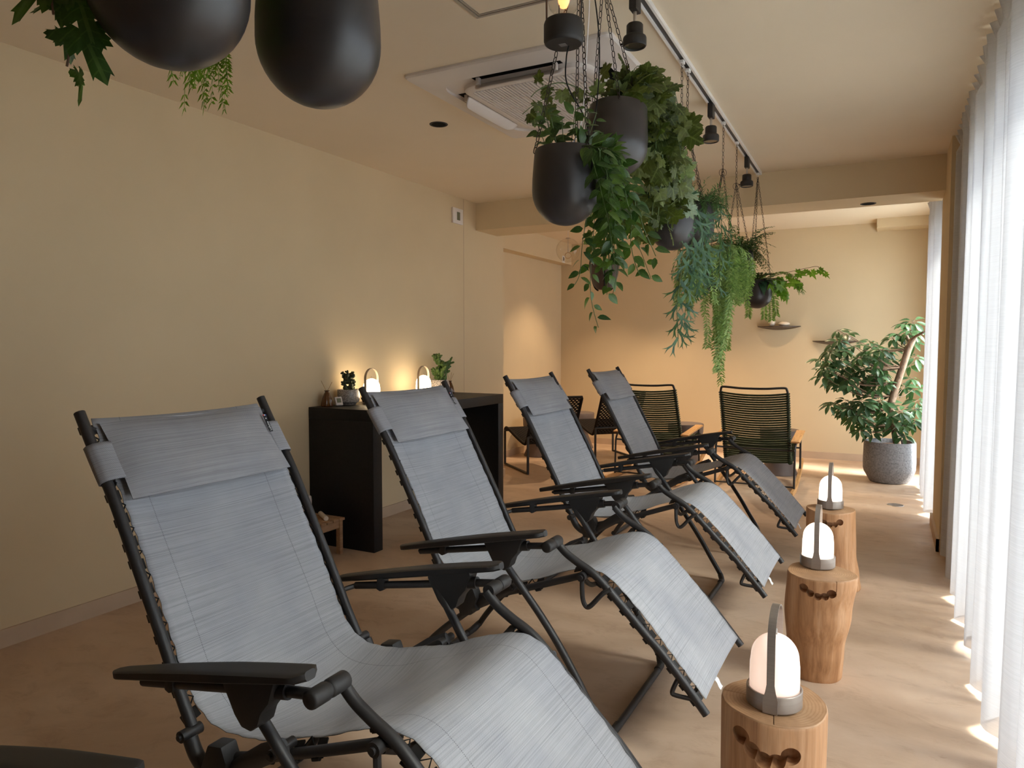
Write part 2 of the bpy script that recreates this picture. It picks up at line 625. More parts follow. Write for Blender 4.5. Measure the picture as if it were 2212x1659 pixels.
def smooth_path(pts, k=6):
    """Catmull-Rom through the points"""
    P = [Vector(p) for p in pts]
    out = []
    for i in range(len(P) - 1):
        p0 = P[max(i - 1, 0)]
        p1 = P[i]
        p2 = P[i + 1]
        p3 = P[min(i + 2, len(P) - 1)]
        for j in range(k):
            t = j / k
            out.append(0.5 * ((2 * p1) + (p2 - p0) * t + (2 * p0 - 5 * p1 + 4 * p2 - p3) * t * t + (3 * p1 - p0 - 3 * p2 + p3) * t ** 3))
    out.append(P[-1])
    return out


def T(x, y, z):
    return Matrix.Translation((x, y, z))


def frame_from(pos, fwd, up=(0, 0, 1), scale=1.0):
    """matrix whose local y axis is fwd and z axis is near up"""
    y = Vector(fwd).normalized()
    u = Vector(up)
    x = y.cross(u)
    if x.length < 1e-4:
        x = y.cross(Vector((1, 0, 0)))
    x.normalize()
    z = x.cross(y)
    M = Matrix(((x.x, y.x, z.x, pos[0]), (x.y, y.y, z.y, pos[1]), (x.z, y.z, z.z, pos[2]), (0, 0, 0, 1)))
    return M @ Matrix.Scale(scale, 4)

# ================================================================== THE ROOM
XL, XR = -3.45, 0.40
H1, H2 = 2.65, 2.70
YB = 9.11
m = MB().box(-4.3, 1.0, -2.2, 9.4, -0.12, 0.0)
struct(m.build('floor', 'floor_mortar', smooth=0))
m = MB().box(-4.3, 1.0, -2.2, 5.90, H1, H1 + 0.15)
m.box(-4.3, 1.0, 5.90, 9.4, H2, H2 + 0.15)
struct(m.build('ceiling', 'ceiling_paint', smooth=0))
m = MB().box(XL - 0.15, XL, -2.2, 6.37, 0, H2 + 0.1)
struct(m.build('wall_left', 'paint', smooth=0))
m = MB().box(-4.2, -4.03, 6.30, 9.3, 0, H2 + 0.1)          # recess side
m.box(-4.1, XL - 0.15, 6.30, 6.37, 0, H2 + 0.1)
struct(m.build('wall_recess', 'paint', smooth=0))
m = MB().box(-4.3, 1.0, YB, YB + 0.15, 0, H2 + 0.1)
struct(m.build('wall_back', 'paint', smooth=0))
m = MB().box(-4.3, 1.0, -2.2, -2.05, 0, H1 + 0.1)
struct(m.build('wall_behind', 'paint', smooth=0))
# window wall with two openings
m = MB()
xa, xb = 0.50, 0.66
m.box(xa, xb, -2.2, WIN[0][0], 0, H1 + 0.1)
m.box(xa, xb, WIN[0][1], WIN[1][0], 0, H2 + 0.1)
m.box(xa, xb, WIN[1][1], 9.3, 0, H2 + 0.1)
m.box(xa, xb, WIN[0][0], WIN[0][1], WIN[0][3], H1 + 0.1)
m.box(xa, xb, WIN[1][0], WIN[1][1], WIN[1][3], H2 + 0.1)
m.box(xa, xb, WIN[0][0], WIN[0][1], 0, WIN[0][2])
m.box(xa, xb, WIN[1][0], WIN[1][1], 0, WIN[1][2])
struct(m.build('wall_right', 'paint', smooth=0))
m = MB().box(0.307, xa, 5.36, 6.16, 0, H2)
struct(m.build('wall_pillar', 'paint', smooth=0))
# windows
for k, (y0, y1, z0, z1) in enumerate(WIN):
    n = 4 if k == 0 else 2
    m = MB()
    ws = (y1 - y0) / n
    t_ = 0.035
    for i in range(n + 1):
        yy = y0 + i * ws
        m.box(xa + 0.04, xa + 0.10, max(y0, yy - t_), min(y1, yy + t_), z0, z1)
    m.box(xa + 0.04, xa + 0.10, y0, y1, z0, z0 + 0.05)
    m.box(xa + 0.04, xa + 0.10, y0, y1, z1 - 0.05, z1)
    fr = struct(m.build('window_%d' % (k + 1), 'aluminium_frame', smooth=0))
    for i in range(n):
        MB().box(xa + 0.067, xa + 0.073, y0 + i * ws + t_, y0 + (i + 1) * ws - t_, z0 + 0.05, z1 - 0.05).build('pane', 'window_glass', fr, smooth=0)
m = MB().box(0.67, 8.0, -4, 12, -0.35, -0.25)
struct(m.build('ground_outside', 'ground_outside', smooth=0))
# beams
m = MB().box(XL, 0.307, 5.83, 6.24, 2.40, H2)
struct(m.build('trim_1', 'paint', smooth=0))              # cross beam
m = MB().box(-4.03, -3.88, 6.37, YB, 2.42, H2)
struct(m.build('trim_2', 'paint', smooth=0))              # beam over the recess
m = MB().box(-0.17, 0.50, 8.80, YB, 2.60, H2)
struct(m.build('trim_3', 'paint', smooth=0))              # boxing in the back corner
# skirting
m = MB().box(XL, XL + 0.012, -2.05, 6.37, 0, 0.081)
m.box(-4.03, XL + 0.012, 6.37, 6.382, 0, 0.081)
struct(m.build('baseboard_left', 'skirting', smooth=0))
m = MB().box(-4.03, 0.5, YB - 0.012, YB, 0, 0.081)
m.box(-4.03, -4.018, 6.37, YB, 0, 0.081)
struct(m.build('baseboard_back', 'skirting', smooth=0))
m = MB().box(0.289, 0.307, 5.342, 6.178, 0, 0.081)
m.box(0.289, 0.5, 5.342, 5.36, 0, 0.081)
m.box(0.289, 0.5, 6.16, 6.178, 0, 0.081)
struct(m.build('baseboard_pillar', 'skirting', smooth=0))
# panel joint on the left wall
m = MB().box(XL, XL + 0.0015, 5.613, 5.619, 0.081, H1)
struct(m.build('trim_4', 'skirting', smooth=0))

# ================================================================== CURTAINS


def curtain(name, label, y0, y1, xm, ztop, zbot, seed, wl=0.37, amp=0.055, pl=0.125, far=False):
    rnd = random.Random(seed)
    ph = [rnd.uniform(-0.6, 0.6) for _ in range(40)]
    root = thing(name, label, 'curtain', (xm, (y0 + y1) / 2, 0), group='sheer curtains')
    yc = (y0 + y1) / 2
    nu = int((y1 - y0) / 0.012)
    nv = 26

    def shape(y, z):
        s = (z - zbot) / (ztop - zbot)          # 0 at hem, 1 at head
        a1 = amp * (0.35 + 0.65 * (1 - s) ** 0.7)
        k = (y - y0) / wl
        big = sin(2 * pi * k + 0.5 * sin(k * 1.7 + seed) + 0.15 * s)
        small = sin(2 * pi * (y - y0) / pl + 0.9 * sin(k * 2.3))
        tin = sin(2 * pi * (y - y0) / 0.051 + 2 * sin(k))
        x = a1 * big + (0.008 + 0.020 * s ** 3) * small + 0.0025 * tin
        return x

    def fn(u, v):
        y = y0 + (y1 - y0) * u
        z = zbot + (ztop - 0.10 - zbot) * v + (0.010 * sin(y * 9) if v == 0 else 0)
        return (shape(y, z), y - yc + 0.012 * sin(2 * pi * (y - y0) / wl + 1.2) * (1 - v), z)
    MB().grid(fn, nu, nv).build('drape', 'sheer', root, smooth=180)
    # pinch pleated heading: a fin for every pleat
    m = MB()

    def hd(u, v):
        y = y0 + (y1 - y0) * u
        q = ((y - y0) / pl) % 1.0
        fin = exp(-((q - 0.5) / 0.19) ** 2)
        x0 = shape(y, ztop - 0.10)
        return (x0 * (1 - v) - (0.066 * fin * v ** 0.8) + 0.012 * v, y - yc, ztop - 0.10 + 0.118 * v)
    m.grid(hd, nu, 5)
    m.build('heading', 'sheer', root, smooth=180)
    MB().box(0.004, 0.026, y0 - yc, y1 - yc, (H1 if not far else H2) - 0.016, H1 if not far else H2).build('curtain_rail', 'track_white', root, smooth=0)
    return root


curtain('sheer_curtain', 'long white sheer pleated curtain along the right side, in front of the pillar', -0.7, 5.325, 0.368, 2.60, 0.022, 3)
curtain('sheer_curtain', 'short sheer curtain at the far window, beyond the pillar beside the potted tree', 6.25, 7.75, 0.315, 2.62, 0.022, 8, wl=0.30, far=True)

# ================================================================== SUN LOUNGERS
TR = 0.0138


def text_mesh(fc):
    o = bpy.data.objects.new('lettering', fc)
    C.objects.link(o)
    dg = bpy.context.evaluated_depsgraph_get()
    me = bpy.data.meshes.new_from_object(o.evaluated_get(dg))
    bpy.data.objects.remove(o)
    bpy.data.curves.remove(fc)
    o = bpy.data.objects.new('lettering', me)
    C.objects.link(o)
    return o


def make_lounger():
    """zero gravity lounger; local x = X + 1.2, y across, z up"""
    R = thing('reclining_lounger', '', 'lounger')

    def L(pts, y):
        return [(p[0] + 1.2, y, p[1]) for p in pts]
    back = [(-1.878, 1.165), (-1.807, 1.047), (-1.737, 0.935), (-1.640, 0.752), (-1.572, 0.622), (-1.520, 0.516), (-1.478, 0.440)]
    hook = [(-1.462, 0.425), (-1.440, 0.388), (-1.405, 0.365), (-1.360, 0.362), (-1.330, 0.375)]
    leg = [(-1.020, 0.652), (-0.985, 0.618), (-0.940, 0.590), (-0.887, 0.562), (-0.840, 0.524), (-0.758, 0.444), (-0.690, 0.376), (-0.634, 0.322), (-0.554, 0.232), (-0.492, 0.158)]
    seat = [(-1.365, 0.395), (-1.240, 0.431), (-1.100, 0.480), (-0.915, 0.548)]
    for s in (-1, 1):
        bf = MB()
        lf = MB()
        sf = MB()
        bf.tube(smooth_path(L(back, 0.300 * s)), TR, 12)
        bf.tube(smooth_path([(x, y * (1.0), z) for x, y, z in L(hook, 0.318 * s)]), 0.017, 12)
        lf.tube(smooth_path(L(leg, 0.300 * s)), TR, 12)
        sf.tube(smooth_path(L(seat, 0.300 * s)), 0.0125, 12)
        bf.build('back_tube', 'black_metal', R)
        lf.build('footrest_tube', 'black_metal', R)
        sf.build('seat_tube', 'black_metal', R)
    bf = MB()
    lf = MB()
    sf = MB()
    bf.tube(smooth_path([(-0.655, -0.30, 1.125), (-0.665, -0.2, 1.105), (-0.672, 0, 1.10), (-0.665, 0.2, 1.105), (-0.655, 0.30, 1.125)]), 0.009, 8)
    lf.tube([(0.66, -0.30, 0.198), (0.655, 0, 0.180), (0.66, 0.30, 0.198)], 0.010, 8)
    sf.tube(smooth_path([(0.285, -0.30, 0.535), (0.27, -0.15, 0.47), (0.27, 0.15, 0.47), (0.285, 0.30, 0.535)]), 0.009, 8)
    bf.build('top_bar', 'black_metal', R)
    lf.build('footrest_bar', 'black_metal', R)
    sf.build('seat_bar', 'black_metal', R)
    # base: two U frames
    front = [(-1.207, 0.588), (-1.136, 0.492), (-1.066, 0.400), (-0.999, 0.308), (-0.935, 0.212), (-0.886, 0.130), (-0.850, 0.072), (-0.825, 0.030)]
    m = MB()
    pts = L([(-1.228, 0.618)] + front, -0.335)
    for k_, yk in enumerate((-0.366, -0.362, -0.350, -0.339)):
        pts[k_] = (pts[k_][0], yk, pts[k_][2])
    far = [(x, -y, z) for x, y, z in reversed(pts)]
    path = smooth_path(pts)[:-1] + smooth_path([(pts[-1][0], -0.335, pts[-1][2]), (0.385, -0.318, 0.0155), (0.392, -0.26, 0.0135), (0.392, 0, 0.0135), (0.392, 0.26, 0.0135), (0.385, 0.318, 0.0155), (far[0][0], 0.335, far[0][2])])[:-1] + smooth_path(far)
    m.tube(path, 0.0133, 12)
    m.build('front_leg_frame', 'black_metal', R)
    m = MB()
    pts = [(0.030, -0.305, 0.478), (-0.10, -0.305, 0.398), (-0.20, -0.305, 0.325), (-0.33, -0.305, 0.215), (-0.43, -0.300, 0.100), (-0.475, -0.290, 0.035)]
    far = [(x, -y, z) for x, y, z in reversed(pts)]
    path = smooth_path(pts)[:-1] + smooth_path([pts[-1], (-0.488, -0.26, 0.0145), (-0.490, -0.2, 0.0135), (-0.490, 0.2, 0.0135), (-0.488, 0.26, 0.0145), far[0]])[:-1] + smooth_path(far)
    m.tube(path, 0.0133, 12)
    for s in (-1, 1):       # flat swelling of the pressed end, and the dark brace
        m.tube([(0.04, 0.318 * s, 0.484), (-0.02, 0.318 * s, 0.452), (-0.10, 0.316 * s, 0.400), (-0.15, 0.312 * s, 0.365)], [0.020, 0.024, 0.021, 0.014], 10, flat=(1, 0.45))
    m.tube([(-0.20, -0.305, 0.322), (-0.20, 0.305, 0.322)], 0.006, 8)
    m.build('rear_leg_frame', 'black_metal', R)
    for s in (-1, 1):
        MB().tube([(-0.482, 0.30 * s, 0.030), (-0.49, 0.24 * s, 0.0150), (-0.49, 0.20 * s, 0.0150)], 0.0150, 10).build('foot_cap', 'black_plastic', R)
        MB().tube([(0.375, 0.325 * s, 0.034), (0.391, 0.29 * s, 0.0150), (0.391, 0.24 * s, 0.0150)], 0.0150, 10).build('foot_cap', 'black_plastic', R)
    # hooks: clamp where back, seat and leg meet; pivots; brackets
    for s in (-1, 1):
        m = MB()
        m.prism([(-0.185, 0.435), (-0.140, 0.442), (-0.125, 0.405), (-0.150, 0.340), (-0.195, 0.330), (-0.210, 0.375)], 0.290 * s, 0.335 * s, 0.006)
        m.build('clamp', 'black_plastic', R)
        for (x, z, y0, y1, r) in ((0.030, 0.478, 0.285, 0.352, 0.012), (0.285, 0.548, 0.285, 0.330, 0.016), (-0.275, 0.43, 0.28, 0.335, 0.014)):
            m = MB().tube([(x, y0 * s, z), (x, y1 * s, z)], r, 14)
            m.tube([(x, (y1 - 0.004) * s, z), (x, (y1 + 0.006) * s, z)], r * 0.5, 10)
            m.build('pivot_bolt', 'black_metal', R)
        # small folding stop under the seat
        MB().tube(smooth_path([(0.285, 0.318 * s, 0.540), (0.288, 0.318 * s, 0.475), (0.300, 0.318 * s, 0.447), (0.318, 0.318 * s, 0.452), (0.360, 0.314 * s, 0.500), (0.385, 0.305 * s, 0.515)], 5), 0.0085, 8).build('seat_stop', 'black_metal', R)
        MB().tube(smooth_path([(0.618, 0.303 * s, 0.262), (0.600, 0.312 * s, 0.215), (0.612, 0.313 * s, 0.205), (0.672, 0.303 * s, 0.200)], 5), 0.0075, 8).build('foot_stop', 'black_metal', R)
        # armrest
        sl = atan2(0.127, 0.600)
        Mx = T(-0.420, 0.387 * s, 0.580) @ Matrix.Rotation(-sl, 4, 'Y')
        ln = 0.612
        a = MB()

        def pad(u, v, top=True):
            q = u
            wd = 0.022 + 0.014 * min(1, q * 1.6)
            if q < 0.05:
                wd *= 0.55 + 0.45 * sqrt(max(0.0, 1 - ((0.05 - q) / 0.05) ** 2))
            if q > 0.955:
                wd -= 0.022 * (1 - sqrt(max(0.0, 1 - ((q - 0.955) / 0.045) ** 2)))
            y = wd * (2 * v - 1)
            edge = 1 - abs(2 * v - 1) ** 6
            zt = 0.0035 * edge + 0.006 * sin(pi * q)
            return (ln * q, y, zt if top else -0.016 + 0.006 * (1 - edge))
        NU, NV = 40, 12
        a.grid(lambda u, v: pad(u, v), NU, NV, M=Mx)
        a.grid(lambda u, v: pad(u, 1 - v, False), NU, NV, M=Mx)
        for vv, inv in ((0, 0), (1, 1)):
            a.grid(lambda u, v, vv=vv, inv=inv: pad(u if inv else 1 - u, vv, v > 0.5), NU, 1, M=Mx)
        for uu, inv in ((0, 1), (1, 0)):
            a.grid(lambda u, v, uu=uu, inv=inv: pad(uu, u if not inv else 1 - u, v > 0.5), NV, 1, M=Mx)
        ar = a.build('armrest', 'black_plastic', R, smooth=50)
        # tube below it
        tb = MB()
        tb.tube([(-0.345, 0.372 * s, 0.565), (-0.12, 0.372 * s, 0.604), (0.09, 0.372 * s, 0.642), (0.186, 0.372 * s, 0.655)], 0.0118, 12)
        tb.tube([(-0.345, 0.372 * s, 0.565), (-0.362, 0.35 * s, 0.560), (-0.365, 0.30 * s, 0.560)], 0.0085, 8)
        tb.build('arm_tube', 'black_metal', R)
        br = MB()
        br.prism([(-0.055, 0.640), (-0.020, 0.578), (0.000, 0.556), (0.026, 0.552), (0.046, 0.568), (0.056, 0.596), (0.078, 0.622), (0.094, 0.668), (0.090, 0.690), (-0.050, 0.664)], 0.352 * s, 0.400 * s, 0.005)
        br.build('arm_bracket', 'black_plastic', ar)
        br = MB()
        br.prism([(-0.250, 0.606), (-0.226, 0.612), (-0.226, 0.572), (-0.240, 0.566), (-0.254, 0.572)], 0.358 * s, 0.388 * s, 0.003)
        br.build('arm_clip', 'black_plastic', ar)
        sv = MB()
        sv.tube([(0.072, 0.372 * s, 0.639), (0.108, 0.372 * s, 0.645)], 0.0175, 16)
        sv.build('sleeve', 'black_plastic', ar)
        jt = MB()
        for (ya, yb, r) in ((0.402, 0.352, 0.0195), (0.349, 0.296, 0.0195)):
            jt.lathe([(0, 0), (r * 0.75, 0), (r * 0.95, 0.003), (r, 0.007), (r, abs(ya - yb) - 0.003), (r * 0.9, abs(ya - yb)), (0, abs(ya - yb))], 20,
                     M=frame_from((0.188, ya * s, 0.656), (1, 0, 0), (0, -s, 0)))
        jt.tube([(0.188, 0.33 * s, 0.656), (0.188, 0.38 * s, 0.656)], 0.0165, 16)
        jt.build('pivot_joint', 'black_plastic', R)
    # sling
    prof = [(-1.868, 1.148), (-1.803, 1.040), (-1.733, 0.928), (-1.638, 0.750), (-1.575, 0.625), (-1.515, 0.510), (-1.470, 0.462), (-1.415, 0.438),
            (-1.330, 0.440), (-1.220, 0.463), (-1.100, 0.503), (-0.980, 0.545), (-0.915, 0.564), (-0.855, 0.558), (-0.800, 0.522), (-0.720, 0.442),
            (-0.634, 0.347), (-0.560, 0.265), (-0.500, 0.196)]
    pc = smooth_path([(x + 1.2, 0, z) for x, z in prof], 6)
    acc = [0.0]
    for i in range(1, len(pc)):
        acc.append(acc[-1] + (pc[i] - pc[i - 1]).length)
    tot = acc[-1]
    HW = 0.276

    def at_len(d):
        d = max(0, min(tot, d))
        for i in range(1, len(acc)):
            if acc[i] >= d:
                k = (d - acc[i - 1]) / max(1e-9, acc[i] - acc[i - 1])
                p = pc[i - 1].lerp(pc[i], k)
                tn = (pc[i] - pc[i - 1]).normalized()
                return p, Vector((-tn.z, 0, tn.x))      # normal on the sitter's side
        return pc[-1], Vector((0, 0, 1))

    def sling(u, v):
        d = v * tot
        p, n = at_len(d)
        if n.z < 0:
            n = -n
        y = HW * (2 * u - 1)
        q = 1 - (2 * u - 1) ** 2
        sag = 0.012 + 0.022 * exp(-((d - 0.35) / 0.30) ** 2) + 0.034 * exp(-((d - 0.95) / 0.22) ** 2)
        if d > 1.35:
            sag = 0.012
        wr = 0.0035 * sin(d * 30 + 14 * u) * exp(-((d - 1.15) / 0.18) ** 2) * (1 - q * 0.5) + 0.0015 * sin(d * 16 + 5 * u)
        edge = 0.0025 * sin(d * 2 * pi / 0.058) * (abs(2 * u - 1) ** 8)
        pos = p - n * (sag * q) + n * wr
        return (pos.x, y + (edge if u > 0.5 else -edge), pos.z)
    m = MB()
    m.grid(sling, 28, 110, lambda u, v: (HW * (2 * u - 1), v * tot))
    fb = m.build('sling_seat', 'sling_fabric', R, smooth=180, mods=[('SOLIDIFY', dict(thickness=0.0022, offset=0))])
    tg = MB()
    q = Vector(sling(0.30, 1.0))
    tg.grid(lambda u, v: (q.x - 0.002 + 0.022 * v + 0.002 * sin(6 * v), q.y + 0.032 * u + 0.006 * v, q.z - 0.001 - 0.034 * v), 3, 6)
    tg.build('care_label', 'care_white', fb, smooth=180, mods=[('SOLIDIFY', dict(thickness=0.0006))])
    # elastic cords and their clips between sling and tubes
    for s in (-1, 1):
        for d0, d1, tubepts in ((0.03, 0.78, back), (1.05, 1.19, None), (1.28, tot - 0.02, leg)):
            cd = MB()
            cnt = int((d1 - d0) / 0.058)
            prev = None
            for i in range(cnt + 1):
                d = d0 + (d1 - d0) * i / max(1, cnt)
                p, n = at_len(d)
                ye = HW * s
                yt = 0.300 * s
                if tubepts is not None:
                    best = min(tube_samples[id(tubepts)], key=lambda c: (c - Vector((p.x, 0, p.z))).length) if id(tubepts) in tube_samples else None
                    if best is None:
                        tube_samples[id(tubepts)] = smooth_path([(a + 1.2, 0, b) for a, b in tubepts], 10)
                        best = min(tube_samples[id(tubepts)], key=lambda c: (c - Vector((p.x, 0, p.z))).length)
                    q_ = Vector((best.x, yt, best.z))
                else:
                    q_ = Vector((p.x, yt, p.z - 0.022))
                if (Vector((p.x, yt, p.z)) - q_).length > 0.05:
                    prev = None
                    continue
                e = Vector((p.x, ye, p.z))
                nn = n if n.z > 0 else -n
                tn = Vector((nn.z, 0, -nn.x))
                # plastic clip: flat lozenge from fabric edge to behind the tube
                c0 = e - nn * 0.004
                c1_ = q_ - nn * (TR * 0.9)
                cl = MB()
                cl.add([c0 - tn * 0.013, c0 + tn * 0.013, c1_ + tn * 0.016, c1_ - tn * 0.016,
                        c0 - tn * 0.013 - nn * 0.004, c0 + tn * 0.013 - nn * 0.004, c1_ + tn * 0.016 - nn * 0.004, c1_ - tn * 0.016 - nn * 0.004],
                       [(0, 1, 2, 3), (7, 6, 5, 4), (0, 4, 5, 1), (1, 5, 6, 2), (2, 6, 7, 3), (3, 7, 4, 0)])
                cl.tube([c1_ - tn * 0.010 - nn * 0.002 + Vector((0, 0.004 * s, 0)), c1_ + tn * 0.010 - nn * 0.002 + Vector((0, 0.004 * s, 0))], 0.0055, 6)
                cl.build('lacing_clip', 'black_plastic', R)
                if prev is not None:
                    mid = (prev[0] + e) / 2
                    cd.tube([prev[1], mid, c1_], 0.0022, 5)
                prev = (e, c1_)
            cd.build('elastic_cord', 'black_cord', R)
    # head pillow
    PW = 0.268

    def pill(u, v, top):
        d = 0.020 + 0.225 * v
        p, n = at_len(d)
        if n.z < 0:
            n = -n
        e = (1 - abs(2 * v - 1) ** 3) * (1 - abs(2 * u - 1) ** 6)
        th = 0.012 + (0.030 * e + 0.003 * sin(9 * u + 4 * v) if top else 0.0)
        lean = 0.010 * (v)          # the lower edge stands off the sling
        wv = 0.004 * sin(pi * v) * (1 if u > 0.5 else -1) * (abs(2 * u - 1) ** 6)
        pos = p + n * (th + lean * 1.2)
        return (pos.x, PW * (2 * u - 1) - wv, pos.z)
    m = MB()
    uvp = lambda u, v: (u * 0.52, v * 0.22 + 0.3)
    m.grid(lambda u, v: pill(u, v, True), 30, 16, uvp)
    m.grid(lambda u, v: pill(1 - u, v, False), 30, 16, uvp)
    m.grid(lambda u, v: pill(u, 0, v > 0.5) if True else None, 30, 1, uvp)
    m.grid(lambda u, v: pill(1 - u, 1, v > 0.5), 30, 1, uvp)
    m.grid(lambda u, v: pill(0, 1 - u, v > 0.5), 16, 1, uvp)
    m.grid(lambda u, v: pill(1, u, v > 0.5), 16, 1, uvp)
    pl = m.build('head_pillow', 'pillow_fabric', R, smooth=70)
    for s in (-1, 1):
        m = MB()

        def loop(u, v):
            d = 0.078 + 0.105 * v
            p, n = at_len(d)
            if n.z < 0:
                n = -n
            # path round the tube: from pillow edge over the front, around, and behind
            seq = [(0.252, 0.020), (0.285, 0.022), (0.308, 0.017), (0.3185, 0.004), (0.3165, -0.010), (0.300, -0.018), (0.275, -0.018), (0.240, -0.014)]
            k = u * (len(seq) - 1)
            i = min(int(k), len(seq) - 2)
            f = k - i
            yy = seq[i][0] * (1 - f) + seq[i + 1][0] * f
            nn_ = seq[i][1] * (1 - f) + seq[i + 1][1] * f
            off = Vector((p.x, 0, p.z)) + n * nn_
            dd = 0.004 * (v - 0.5)
            return (off.x + dd, yy * s, off.z)
        m.grid(loop, 21, 8, lambda u, v: (u * 0.12, v * 0.1))
        m.build('pillow_loop', 'pillow_fabric', pl, smooth=180, mods=[('SOLIDIFY', dict(thickness=0.002, offset=0))])
    # woven label at the pillow's far edge, reading upwards
    p, n = at_len(0.088)
    if n.z < 0:
        n = -n
    tn = Vector((n.z, 0, -n.x))        # down along the back
    base = p + n * 0.0325
    # local axes of the label: x runs down->up the back, y across, z along the normal
    Mt = Matrix(((-tn.x, 0, n.x, base.x), (0, -1, 0, 0.250), (-tn.z, 0, n.z, base.z), (0, 0, 0, 1)))
    m = MB().box(-0.030, 0.030, -0.0065, 0.0065, 0, 0.0012, M=Mt)
    lb = m.build('brand_label', 'tag_black', pl, smooth=0)
    for kk, (mt, a0) in enumerate((('tag_blue', -0.0065), ('paper_white', -0.0022), ('tag_red', 0.0022))):
        MB().box(0.0265, 0.0305, a0, a0 + 0.0043, 0.0013, 0.0017, M=Mt).build('flag_stripe', mt, lb, smooth=0)
    MB().lathe([(0, 0), (0.0022, 0), (0.0022, 0.0005), (0, 0.0005)], 8, M=Mt @ T(0.0165, 0, 0.0013)).build('emblem', 'paper_white', lb, smooth=0)
    fc = bpy.data.curves.new('lettering', 'FONT')
    fc.body = 'Lafuma'
    fc.size = 0.0115
    fc.extrude = 0.0002
    fc.align_x = 'LEFT'
    fc.align_y = 'CENTER'
    fc.materials.append(MATS['paper_white'])
    fo = text_mesh(fc)
    fo.parent = lb
    fo.matrix_local = Mt @ T(-0.027, 0, 0.0015)
    return R


tube_samples = {}
lounger = make_lounger()
spots = [
    (-1.160, 1.41, 0.0, 'grey lounger in the left foreground, leg end cut off by the bottom of the photo'),
    (-1.200, 2.57, 0.0, 'grey lounger in front of the black console, its whole leg rest in view'),
    (-1.200, 3.785, 0.0, 'third grey lounger from the front, whose armrests overlap the farthest one'),
    (-1.195, 5.000, 0.0, 'farthest grey lounger of the row, in front of the green rocking chairs'),
    (-1.160, 0.262, 0.0, 'nearest lounger, only a dark armrest edge showing in the bottom left corner'),
]
for i, (x, y, rz, lab) in enumerate(spots):
    o = lounger if i == 0 else copy_tree(lounger)
    o.location = (x, y, 0)
    o.rotation_euler = (0, 0, rz)
    o['label'] = lab
    o['group'] = 'grey zero gravity loungers in a row'

# ================================================================== LAMPS ON STUMPS


def make_lamp(glass_mat, metal='lamp_metal'):
    R = thing('table_lamp', '', 'lamp')
    m = MB().lathe([(0, 0), (0.064, 0), (0.0675, 0.003), (0.0675, 0.042), (0.066, 0.0435), (0.0625, 0.0435), (0.0620, 0.036), (0, 0.036)], 48)
    m.build('base_ring', metal, R, smooth=35)
    pr = [(0, 0.036), (0.0600, 0.036), (0.0605, 0.060), (0.0600, 0.100), (0.0580, 0.118)]
    for i in range(1, 13):
        a = i / 12 * pi / 2
        pr.append((0.058 * cos(a) if i < 12 else 0.0, 0.118 + 0.060 * sin(a)))
    MB().lathe(pr, 48).build('glass_shade', glass_mat, R, smooth=180)
    MB().lathe([(0, 0.176), (0.005, 0.176), (0.005, 0.190), (0.0035, 0.193), (0, 0.193)], 12).build('finial', metal, R)
    # flat carrying band arching over the glass, widening where it meets the base
    m = MB()
    path = []
    for k in range(11):
        path.append((-0.0690, 0.002 + 0.178 * k / 10))
    for k in range(1, 20):
        a = pi - pi * k / 20
        path.append((0.0690 * cos(a), 0.180 + 0.0690 * sin(a)))
    for k in range(11):
        path.append((0.0690, 0.180 - 0.178 * k / 10))
    vs, fs = [], []
    for (yy, zz) in path:
        wd = 0.0095
        if zz < 0.062:
            wd = 0.0095 + 0.008 * min(1, (0.062 - zz) / 0.018)
        for (dx, dr) in ((-wd, 0), (wd, 0), (wd, 0.003), (-wd, 0.003)):
            cz = max(zz, 0.0)
            if zz > 0.18:
                L_ = sqrt(yy * yy + (zz - 0.18) ** 2)
                fy, fz = yy / L_, (zz - 0.18) / L_
            else:
                fy, fz = (1 if yy > 0 else -1), 0
            vs.append((dx, yy + fy * (dr - 0.0015), cz + fz * dr))
    n = len(path)
    for i in range(n - 1):
        for k in range(4):
            k2 = (k + 1) % 4
            fs.append((i * 4 + k, i * 4 + k2, (i + 1) * 4 + k2, (i + 1) * 4 + k))
    fs += [(3, 2, 1, 0), ((n - 1) * 4, (n - 1) * 4 + 1, (n - 1) * 4 + 2, (n - 1) * 4 + 3)]
    m.add(vs, fs)
    m.build('handle', metal, R, smooth=35)
    return R


def boolean_cut(o, cutter):
    md = o.modifiers.new('cut', 'BOOLEAN')
    md.operation = 'DIFFERENCE'
    md.solver = 'EXACT'
    md.object = cutter
    dg = bpy.context.evaluated_depsgraph_get()
    me = bpy.data.meshes.new_from_object(o.evaluated_get(dg))
    o.modifiers.clear()
    old = o.data
    o.data = me
    bpy.data.meshes.remove(old)
    cm = cutter.data
    bpy.data.objects.remove(cutter)
    bpy.data.meshes.remove(cm)


